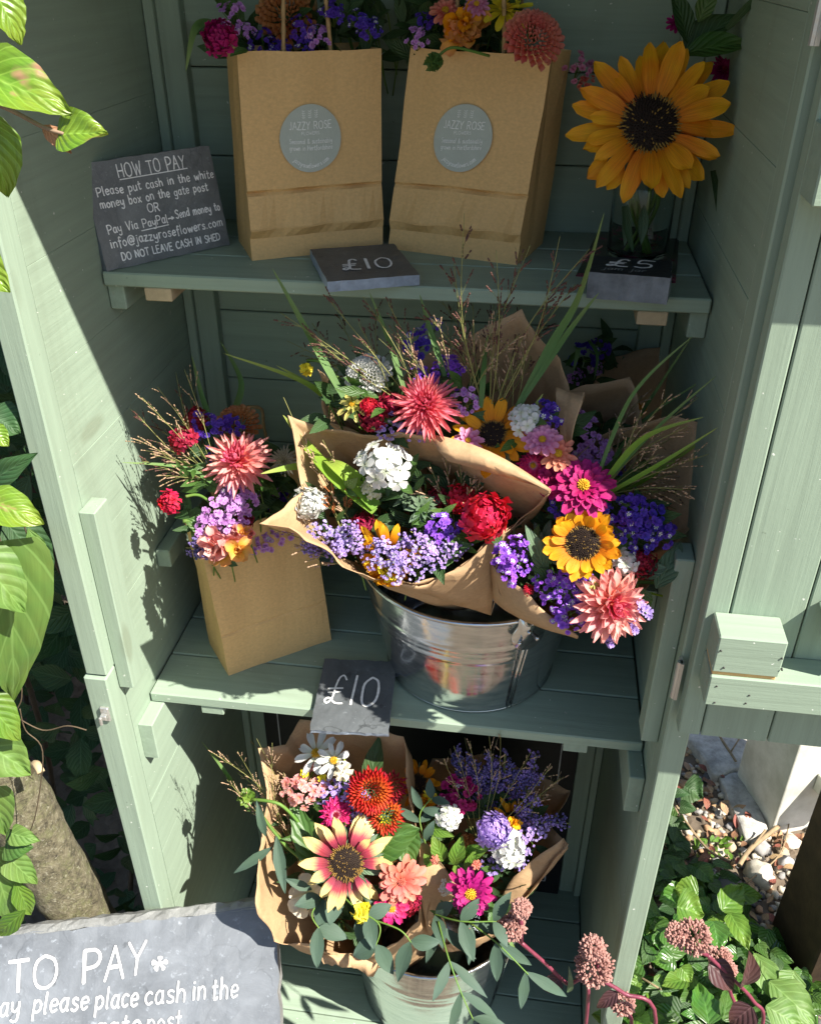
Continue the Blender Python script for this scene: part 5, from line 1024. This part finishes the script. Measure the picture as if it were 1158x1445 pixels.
C.fill([(520, 560), (560, 585), (640, 560), (720, 620), (745, 610)], .014, 34, dy=.006, mat=L_MID, L=(.018, .038), W=.36, stems=False)
Aq.fill([(500, 690), (575, 690), (620, 730), (590, 745), (470, 735), (650, 765)], .014, 34, dy=.006, mat=L_MID, L=(.018, .038), W=.36, stems=False)
B.fill([(760, 790), (790, 800), (850, 720), (880, 770), (850, 810), (735, 770)], .014, 34, dy=.006, mat=L_MID, L=(.018, .038), W=.36, stems=False)
Fq.fill([(450, 1130), (500, 1160), (430, 1180), (545, 1200), (540, 1280), (460, 1270)], .014, 34, dy=.006, mat=L_MID, L=(.018, .038), W=.36, stems=False)
Gq.fill([(620, 1170), (660, 1180), (640, 1230), (700, 1220), (690, 1280), (630, 1280)], .014, 34, dy=.006, mat=L_MID, L=(.018, .038), W=.36, stems=False)
L.fill([(300, 680), (330, 710), (280, 660), (370, 680)], .014, 34, dy=.006, mat=L_MID, L=(.018, .038), W=.36, stems=False)
# ------------------------------------------------------------------ left side: branch, vine, trunk, hedge
def lp(par, b, t, w, mat, y=-.2, yt=None, **k):
    Bp, Tp = at(b[0], b[1], y), at(t[0], t[1], y if yt is None else yt); return leaf(par, Bp, Tp, w*mpp(Bp), mat, nv=14, nu=8, **k)
BE = thing('beech_branch', 'overhanging beech twig with bright green browned leaves, high at the left', 'branch', tuple(at(-60, 120, -.2)))
m = MB(); m.tube(catmull([at(-160, 90, -.18), at(-60, 125, -.2), at(10, 152, -.21), at(60, 178, -.22), at(90, 188, -.22)], 6), [.0022-.00004*i for i in range(25)], 6); m.build('twig', plain('beech_bark', (.22, .15, .10), .7, .3, 60), BE)
lp(BE, (-22, -40), (28, 60), 66, L_BEECH, -.2, ser=.05, ruf=.05, up=SUND*-1+Vector((0, -.4, .2))); lp(BE, (-60, 90), (98, 158), 96, L_BEECH, -.22, ruf=.05, up=Vector((.3, -.7, .6))); lp(BE, (82, 192), (150, 186), 70, L_BEECH, -.22, p='ovate', ruf=.07, up=Vector((.2, -.6, .6)))
lp(BE, (-25, 150), (10, 275), 74, L_BEECH, -.2, ruf=.04, up=Vector((.5, -.6, .5))); lp(BE, (60, 176), (100, 215), 26, pm('leaf_browned', (.30, .14, .07), (.45, .24, .14), (.40, .20, .10), trans=.3, veins=6), -.21, ruf=.1)
lp(BE, (-90, 330), (12, 410), 80, L_BEECH, -.3, ruf=.04, up=Vector((.5, -.6, .5))); lp(BE, (-120, 20), (-40, 140), 80, L_BEECH, -.25)
VN = thing('bindweed', 'climbing plant with large heart shaped leaves left of the cupboard', 'climbing plant', tuple(at(-40, 1300, -.05)))
m = MB()
for q in ([(-60, 640), (0, 760), (30, 960), (20, 1010), (-20, 1100), (10, 1300)], [(-40, 560), (-5, 660), (20, 700), (40, 760)], [(28, 1000), (36, 1030), (60, 1060), (52, 1140), (40, 1180)], [(20, 1010), (60, 1030), (95, 1024), (122, 1030)]):
    m.tube(catmull([at(*z, -.06) for z in q], 6), .0009, 5)
m.build('stem', plain('vine_stem', (.09, .065, .04), .7, .3, 60), VN)
L_IVD = pm('leaf_vine_dark', (.03, .07, .025), (.035, .085, .03), (.04, .10, .03), trans=.2, veins=8)
for b, t, w_, mt, y, p_ in (((6, 762), (18, 985), 122, L_IVY, -.12, 'heart'), ((-30, 790), (34, 862), 84, L_IVY, -.15, 'heart'), ((-34, 700), (60, 738), 62, L_BEECH, -.12, 'leaf'), ((6, 735), (74, 805), 66, L_IVD, -.03, 'leaf'), ((-20, 600), (12, 628), 34, L_BEECH, -.12, 'leaf'),
                            ((-30, 690), (50, 640), 40, L_IVD, -.08, 'leaf'), ((-20, 580), (28, 610), 60, L_IVD, .0, 'leaf'), ((-20, 990), (28, 1044), 56, L_LIME, -.14, 'heart'), ((-28, 1040), (42, 1090), 84, L_IVY, -.13, 'heart'), ((16, 1176), (56, 1186), 30, L_IVY, -.1, 'heart'), ((8, 1190), (46, 1196), 44, L_MID, -.1, 'heart'),
                            ((14, 1212), (52, 1246), 40, L_IVY, -.1, 'heart'), ((-14, 1200), (18, 1300), 66, L_IVY, -.1, 'heart'), ((22, 1244), (44, 1290), 30, L_LIME, -.1, 'leaf'), ((36, 1284), (-4, 1318), 30, L_OC if 'L_OC' in globals() else L_LIME, -.12, 'leaf'), ((-24, 920), (10, 900), 50, L_IVD, -.1, 'heart'), ((40, 745), (66, 802), 26, L_IVY, -.06, 'leaf'), ((-20, 660), (20, 690), 50, L_IVD, .05, 'leaf'), ((-10, 1110), (8, 1176), 50, L_IVY, -.1, 'heart')):
    lp(VN, b, t, w_, mt, y, p=p_, ruf=.05, fold=.18, up=Vector((.45, -.65, .6))+Vector((rn(-.2, .2), rn(-.2, .2), 0)))
def bark():
    m, nt, b, _ = newmat('lichened_bark'); co = tc(nt); n = noi(nt, co, 55, 8, .8, .4); l = noi(nt, co, 30, 8, .85); f = noi(nt, co, 150, 4)
    c = ramp(nt, n, [(.36, (.035, .028, .018)), (.5, (.16, .14, .085)), (.66, (.30, .27, .18))]); c = mixc(nt, rmap(nt, l, .48, .62, 0, .7), c, (.20, .21, .09)); c = mixc(nt, rmap(nt, f, .58, .66, 0, .6), c, (.40, .38, .28)); fz_ = noi(nt, mapping(nt, co, (90, 30, 30)), 2, 4, .7); c = mixc(nt, rmap(nt, fz_, .60, .68, 0, .7), c, (.05, .04, .025))
    nt.links.new(c, b.inputs['Base Color']); b.inputs['Roughness'].default_value = .9; n1 = bump(nt, n, .9, .012, None); bump(nt, f, .5, .003, b, n1); return m
TR = thing('tree', 'leaning lichen-covered tree stem between the cupboard and the large sunlit slate', 'tree', tuple(at(160, 1360, .05)))
m = MB(); P = catmull([at(-190, 830, .0), at(-70, 1000, .01), at(20, 1130, .02), at(85, 1240, .03), at(140, 1330, .05), at(200, 1440, .1)], 14)
k0 = len(m.v); m.tube(P, [.050+.004*noise.noise(Vector((i*.15, 1, 2))) for i in range(len(P))], 26)
for i in range(k0, len(m.v)): m.v[i] += noise.noise_vector(m.v[i]*30)*.004+noise.noise_vector(m.v[i]*90)*.0015
m.build('trunk', bark(), TR); m = MB(); m.tube(catmull([at(40, 1090, -.02), at(50, 1078, -.03), at(58, 1090, -.04)], 4), .006, 7); m.build('branch_stub', RAW, TR)
HG = thing('hedge', 'dark shaded hedge behind the left side of the cupboard', 'hedge', (-.9, .6, -.9))
m = MB()
for k in range(2200):
    c = Vector((rn(-1.4, -.47), rn(.12, 1.3), rn(-.9, 1.0))); d = Vector((rn(-1, 1), rn(-1, .2), rn(-.8, .6))).normalized()
    leaf(None, c, c+d*rn(.05, .09), rn(.03, .055), L_IVD, up=Vector((rn(-.4, .6), -1, rn(0, .8))), mb=m, nv=5, nu=2, curl=rn(.1, .7))
m.build('leaves', L_IVD, HG); m = MB()
for k in range(26):
    x, y = rn(-1.5, -.5), rn(.3, 1.3); m.tube(catmull([(x, y, -.9), (x+rn(-.1, .1), y+rn(-.1, .1), -.2), (x+rn(-.3, .3), y+rn(-.2, .2), .9)], 6), .006, 6)
m.build('stems', plain('hedge_stems', (.08, .06, .04), .8), HG)
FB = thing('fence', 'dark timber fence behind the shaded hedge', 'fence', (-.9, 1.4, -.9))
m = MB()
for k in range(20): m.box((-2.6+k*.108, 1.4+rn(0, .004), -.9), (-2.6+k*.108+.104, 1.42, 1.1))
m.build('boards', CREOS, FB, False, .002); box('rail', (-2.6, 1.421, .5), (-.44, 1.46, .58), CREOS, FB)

# ------------------------------------------------------------------ right side: gravel, posts, ground plants
ST = [plain('pebble_'+n, c, .7, .3, 25) for n, c in (('buff', (.42, .33, .22)), ('grey', (.30, .29, .28)), ('orange', (.38, .23, .13)), ('pale', (.55, .50, .41)), ('dark', (.10, .095, .09)))]
def stone(m, c, r, mi, fl=.7, ns=8):
    sx, sy, sz = r*rn(.8, 1.3), r*rn(.7, 1.2), r*fl*rn(.7, 1.1); a = rn(0, 6); sd = rn(0, 99); rows = []
    for i in range(6):
        t = pi*(i+.02)/5.04; rows.append([])
        for k in range(ns):
            q = 2*pi*k/ns; d = Vector((sin(t)*cos(q), sin(t)*sin(q), cos(t))); d *= 1+.5*noise.noise(d*1.5+Vector((sd, 0, 0)))
            x, y = d.x*sx, d.y*sy; rows[-1].append(c+Vector((x*cos(a)-y*sin(a), x*sin(a)+y*cos(a), d.z*sz)))
    m.grid(rows[::-1], None, mi, True)
m = MB()
for k in range(3200):
    x, y = rn(.45, 1.2), rn(.12, 1.35); r = rn(.004, .0115)*(1.5 if R.random() < .12 else 1); stone(m, Vector((x, y, -.9+r*.35)), r, R.choice((0, 0, 1, 2, 3, 3, 1, 4)))
tag(m.build('gravel', ST, None), kind='stuff')
PALE = plain('weathered_concrete', (.42, .40, .36), .85, .4, 34, bmp=.6, dist=.002)
def slabp(label, q, zt, mat, nm, cat):
    P = [atz(x, y, zt) for x, y in q]; m = MB(); n_ = len(P); c = sum(P, Vector())/n_
    P2 = []
    for a, b in zip(P, P[1:]+P[:1]):
        for k in range(5): p = a.lerp(b, k/5); P2.append(p+noise.noise_vector(p*40)*.006)
    bt = [Vector((p.x, p.y, -.93))+(p-c)*.03 for p in P2]; n_ = len(P2)
    top = [p.lerp(c, .06)+Vector((0, 0, .004)) for p in P2]
    m.grid([bt, P2, top, [p.lerp(c, .5)+Vector((0, 0, .005)) for p in P2]], None, 0, True); m.v.append(c+Vector((0, 0, .004))); m.uv.append((0, 0)); ci = len(m.v)-1; b0 = 3*n_
    for k in range(n_): m.f.append([b0+k, b0+(k+1) % n_, ci]); m.mi.append(0)
    t = tag(m.build(nm, mat, None), label, cat)
slabp('flat pale concrete slab on the gravel below the open door', [(958, 1030), (1060, 1020), (1062, 1075), (1010, 1098), (985, 1060)], -.872, PALE, 'paving_slab', 'slab')
slabp('small broken pale slab lying between the gravel and the white post', [(1015, 1098), (1050, 1085), (1085, 1175), (1052, 1185)], -.876, PALE, 'broken_slab', 'slab')
for k, (x, y, r, mi, lb) in enumerate(((1072, 1232, 26, 3, 'large buff stone right of the small lime plant'), (1072, 1194, 15, 1, 'round grey stone at the foot of the white post'), (1108, 1218, 17, 1, 'smooth grey stone beside the dark timber post'), (1028, 1262, 34, 4, 'dark stone behind the glossy leaves'), (1148, 1196, 14, 1, 'grey stone at the edge of the picture by the dark timber post'), (1115, 1188, 14, 3, 'pale stone between the white post and the dark post'))):
    p = atz(x, y, -.885); m = MB(); stone(m, p, r*mpp(p)*.85, mi, .8, 14); tag(m.build('stone', ST, None), lb, 'stone')
# white post
WP = thing('white_post', 'square weathered white post standing on the gravel under the open door', 'post', (.86, .80, -.9))
a, b, c = atz(1036, 1102, -.9), atz(1086, 1179, -.9), atz(1165, 1148, -.9); u = b-a; v = c-b; v = Vector((-u.y, u.x, 0)).normalized()*v.length
m = MB(); q = [a, b, b+v, a+v]; top = [p+Vector((0, 0, .36)) for p in q]
m.add(q+top, [(0, 1, 5, 4), (1, 2, 6, 5), (2, 3, 7, 6), (3, 0, 4, 7), (4, 5, 6, 7)]); m.build('shaft', WHITEP, WP, False, .004, 0, 2)
m = MB(); o_ = b+v*.42+Vector((0, 0, .150)); d = (v.normalized()*.2+u.normalized()*1).normalized(); w_ = v.normalized()*.085
P = [o_, o_+w_, o_+w_+d*.09, o_+d*.09]; m.add(P+[p+Vector((0, 0, .055)) for p in P], [(0, 3, 2, 1), (4, 5, 6, 7), (0, 1, 5, 4), (1, 2, 6, 5), (2, 3, 7, 6), (3, 0, 4, 7)]); m.build('rail_end', WHITEP, WP, False, .003)
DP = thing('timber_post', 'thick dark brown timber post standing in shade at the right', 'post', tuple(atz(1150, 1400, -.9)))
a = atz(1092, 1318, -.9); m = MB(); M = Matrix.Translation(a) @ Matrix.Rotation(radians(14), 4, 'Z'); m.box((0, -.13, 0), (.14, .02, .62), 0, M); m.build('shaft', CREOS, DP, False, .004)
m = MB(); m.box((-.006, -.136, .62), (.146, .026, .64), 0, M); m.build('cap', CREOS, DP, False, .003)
# dead leaves, twigs
DL = [pm('dead_leaf_'+n, c, c, tuple(x*1.3 for x in c), trans=.1, veins=5) for n, c in (('brown', (.20, .10, .055)), ('tan', (.34, .22, .12)), ('red', (.22, .075, .05)))]
m = MB()
for k in range(330):
    c = Vector((rn(.44, 1.0), rn(.2, .95), -.9+rn(.008, .03))); d = Vector((rn(-1, 1), rn(-1, 1), rn(-.15, .25))).normalized(); leaf(None, c, c+d*rn(.018, .04), rn(.010, .02), None, up=Vector((rn(-.5, .5), rn(-.5, .5), 1)), mb=m, mi=R.randrange(3), nv=5, nu=2, curl=rn(-.6, 1.2))
tag(m.build('leaf_litter', DL, None), kind='stuff')
TW = plain('twig_bark', (.26, .19, .11), .8, .3, 60)
for lb, q, r in (('pale bare twig lying from the white post towards the ivy', [(1098, 1166), (1060, 1196), (1042, 1222)], .006), ('thin brown twig curving across the gravel above the ivy', [(950, 1130), (968, 1160), (1000, 1200), (1030, 1215)], .003), ('short forked twig in front of the pale slab', [(1012, 1035), (1030, 1062), (1038, 1075)], .004), ('thin straw-coloured stem crossing the pebbles', [(1115, 1150), (1100, 1205), (1052, 1246)], .0018)):
    m = MB(); P = catmull([atz(x, y, -.868) for x, y in q], 6); m.tube(P, r, 6); p = P[len(P)//2]; m.tube([p, p+Vector((rn(-.05, .05), .04, .02))], r*.5, 5); tag(m.build('twig', TW, None), lb, 'twig')
# small lime plant
SP = thing('seedling', 'little lime green seedling growing in the gravel', 'plant', tuple(atz(1000, 1215, -.9)))
for k in range(34):
    c = atz(990+rn(-18, 60), 1195+rn(-14, 18), -.885); d = Vector((rn(-1, 1), rn(-1, .5), rn(0, .8))).normalized(); leaf(SP, c, c+d*rn(.012, .024), rn(.008, .014), L_LIME, p='ovate', nv=4, nu=2)
# ground ivy
IV = []
m = MB()
def ivy_at(c, s, mt_i):
    d = Vector((rn(-1, 1), rn(-1, .1), rn(-.5, .4))).normalized(); leaf(None, c, c+d*s, s*rn(.7, .95), None, up=Vector((rn(-.5, .6), rn(-.9, .2), 1)), p=R.choice(('heart', 'ovate', 'heart')), mb=m, mi=mt_i, nv=8, nu=6, curl=rn(.2, .8), ruf=.07, ser=.06, fold=rn(.1, .3))
for k in range(520):
    px, py = rn(880, 1150), rn(1215, 1480); 
    if px > 1010+(py-1215)*.8: continue
    ivy_at(atz(px, py, -.9+rn(.02, .10)*(1 if py > 1255 else .5)), rn(.028, .062), R.choice((0, 0, 1, 2, 2, 3)))
for k in range(40): ivy_at(atz(rn(920, 965), rn(1120, 1230), -.9+rn(.02, .07)), rn(.03, .05), R.choice((1, 1, 2)))
tag(m.build('ground_ivy', [L_GLOSS, L_DARK, L_MID, L_LIME], None), 'glossy green ivy covering the ground right of the cupboard', 'ivy', kind='stuff')
BW = thing('bramble', 'bushy plant with large toothed bright green leaves at the foot of the cupboard', 'plant', tuple(atz(960, 1400, -.9)))
for b, t, w_, mt, z in (((955, 1280), (990, 1290), 60, L_LIME, -.72), ((985, 1260), (952, 1255), 44, L_LIME, -.73), ((1018, 1285), (1045, 1250), 40, L_LIME, -.74), ((1020, 1285), (1050, 1272), 30, L_LIME, -.75), ((1005, 1300), (1015, 1345), 38, L_GLOSS, -.73), ((1030, 1290), (1055, 1340), 36, L_LIME, -.74), ((960, 1365), (975, 1385), 28, L_LIME, -.70), ((880, 1390), (905, 1378), 30, L_LIME, -.58), ((900, 1385), (868, 1402), 26, L_LIME, -.58), ((862, 1378), (852, 1400), 18, L_LIME, -.58),
                     ((1000, 1445), (985, 1390), 48, L_GLOSS, -.68), ((1020, 1440), (1025, 1395), 34, L_MID, -.68), ((950, 1350), (925, 1360), 34, L_GLOSS, -.7), ((928, 1350), (970, 1340), 26, L_MID, -.7), ((965, 1110), (990, 1125), 50, L_DARK, -.84), ((965, 1260), (930, 1270), 40, L_GLOSS, -.75), ((870, 1440), (835, 1432), 26, L_LIME, -.56), ((985, 1225), (1005, 1245), 30, L_MID, -.8)):
    Bp, Tp = atz(*b, z), atz(*t, z-.01); leaf(BW, Bp, Tp, w_*mpp(Bp), mt, up=Vector((.2+rn(-.3, .3), -.5, 1)), p='ovate', nv=12, nu=8, ruf=.08, ser=.08, curl=.5)
m = MB()
for q in ([(1000, 1300), (985, 1340), (960, 1420)], [(905, 1380), (930, 1395), (960, 1380), (985, 1370)], [(960, 1280), (955, 1340), (950, 1420)], [(1030, 1290), (1010, 1350), (985, 1430)]): m.tube(catmull([atz(*z, -.76) for z in q[:2]]+[atz(*q[1], -.9)], 6), .002, 5)
m.build('stem', TW, BW)
DK = thing('dock', 'plant with long matt green leaves in the lower right corner', 'plant', tuple(atz(1110, 1420, -.9)))
for b, t, w_ in (((1065, 1345), (1085, 1405), 40), ((1085, 1385), (1150, 1445), 56), ((1080, 1420), (1130, 1450), 50), ((1075, 1350), (1100, 1400), 26), ((1120, 1370), (1110, 1400), 40)): 
    Bp, Tp = atz(*b, -.68), atz(*t, -.70); leaf(DK, Bp, Tp, w_*mpp(Bp), L_IVY, up=Vector((.1, -.5, 1)), p='leaf', nv=10, nu=6, fold=.15)
# stonecrops: pink budded heads on magenta stems
SEDB = plain('sedum_bud', (.38, .20, .17), .6, .25, 200); SEDS = plain('sedum_stem', (.17, .03, .055), .45, .25, 80, spec=.5)
def sedum(label, heads, stem, y, leaves=()):
    t = thing('stonecrop', label, 'plant', (at(*stem[-1], y).x, y, -.9), 'pink stonecrops'); m = MB()
    P = [at(*q, y) for q in stem]; P.append(Vector((P[-1].x+.02, y+.02, -.9))); m.tube(catmull(P, 6), [.0032]*2+[.0030]*(len(P)*6-7), 7)
    for (hx, hy, hr, asp) in heads: m.tube([at(hx, hy+hr*.5, y), at(stem[0][0]*.5+hx*.5, stem[0][1]*.5+hy*.5+hr*.3, y), at(*stem[0], y)], .0032, 6)
    m.build('stem', SEDS, t)
    for (hx, hy, hr, asp) in heads:
        c = at(hx, hy, y); r = hr*mpp(c); b_ = MB(); n = (nrm(0, .5))
        for k in range(900):
            d = Vector((rn(-1, 1), rn(-1, 1), rn(-1, 1)))
            if d.length > 1 or d.dot(n) < -.35: continue
            e = d.normalized()*rn(.62, 1)*(1+.16*noise.noise(d.normalized()*2.2)); e = Vector((e.x, e.y, e.z*asp)); q = c+e*r
            bead(b_, q-e*r*.1, (d.normalized()+n*.5+Vector((rn(-.3, .3), rn(-.3, .3), rn(-.3, .3)))), .0021*rn(.8, 1.15), .0062*rn(.8, 1.2), 0, 5)
        b_.build('flower_head', SEDB, t)
    for b, tt, w_, mt in leaves:
        Bp, Tp = at(*b, y), at(*tt, y-.01); leaf(t, Bp, Tp, w_*mpp(Bp), mt, p='ovate', up=Vector((.1, -.5, .9)), nv=8, nu=4)
sedum('stonecrop with a tall two-lobed pink head beside the cupboard post', [(838, 1366, 27, .9), (836, 1338, 17, .8)], [(852, 1385), (880, 1402), (925, 1440)], -.04, [((870, 1400), (842, 1422), 20, L_MAROON)])
sedum('stonecrop with small open pink heads reaching across the lower bucket', [(722, 1308, 18, .9), (735, 1282, 12, .8)], [(735, 1330), (770, 1360), (800, 1388), (830, 1400)], -.03, [((790, 1380), (768, 1398), 26, L_MAROON), ((802, 1400), (803, 1365), 10, L_GREY)])
sedum('stonecrop with a broad pink head on a bright magenta stem among the ivy', [(978, 1322, 26, .75), (955, 1318, 16, .7)], [(998, 1348), (1030, 1378), (1062, 1412), (1075, 1450)], .02, [((1050, 1390), (1058, 1345), 34, L_MAROON), ((1000, 1360), (1035, 1395), 40, L_MAROON), ((1060, 1420), (1030, 1445), 40, L_MAROON)])
sedum('stonecrop with a tiny pink head right of the broad one', [(1015, 1352, 15, .8), (1028, 1368, 8, .8)], [(1020, 1375), (1030, 1400), (1040, 1450)], .06)
sedum('stonecrop with a small pink head at the very bottom below the post', [(878, 1416, 16, .8)], [(885, 1430), (890, 1460)], -.02, [((892, 1450), (870, 1470), 30, L_MAROON)])

for o in bpy.data.objects:
    if 'base' in o: del o['base']
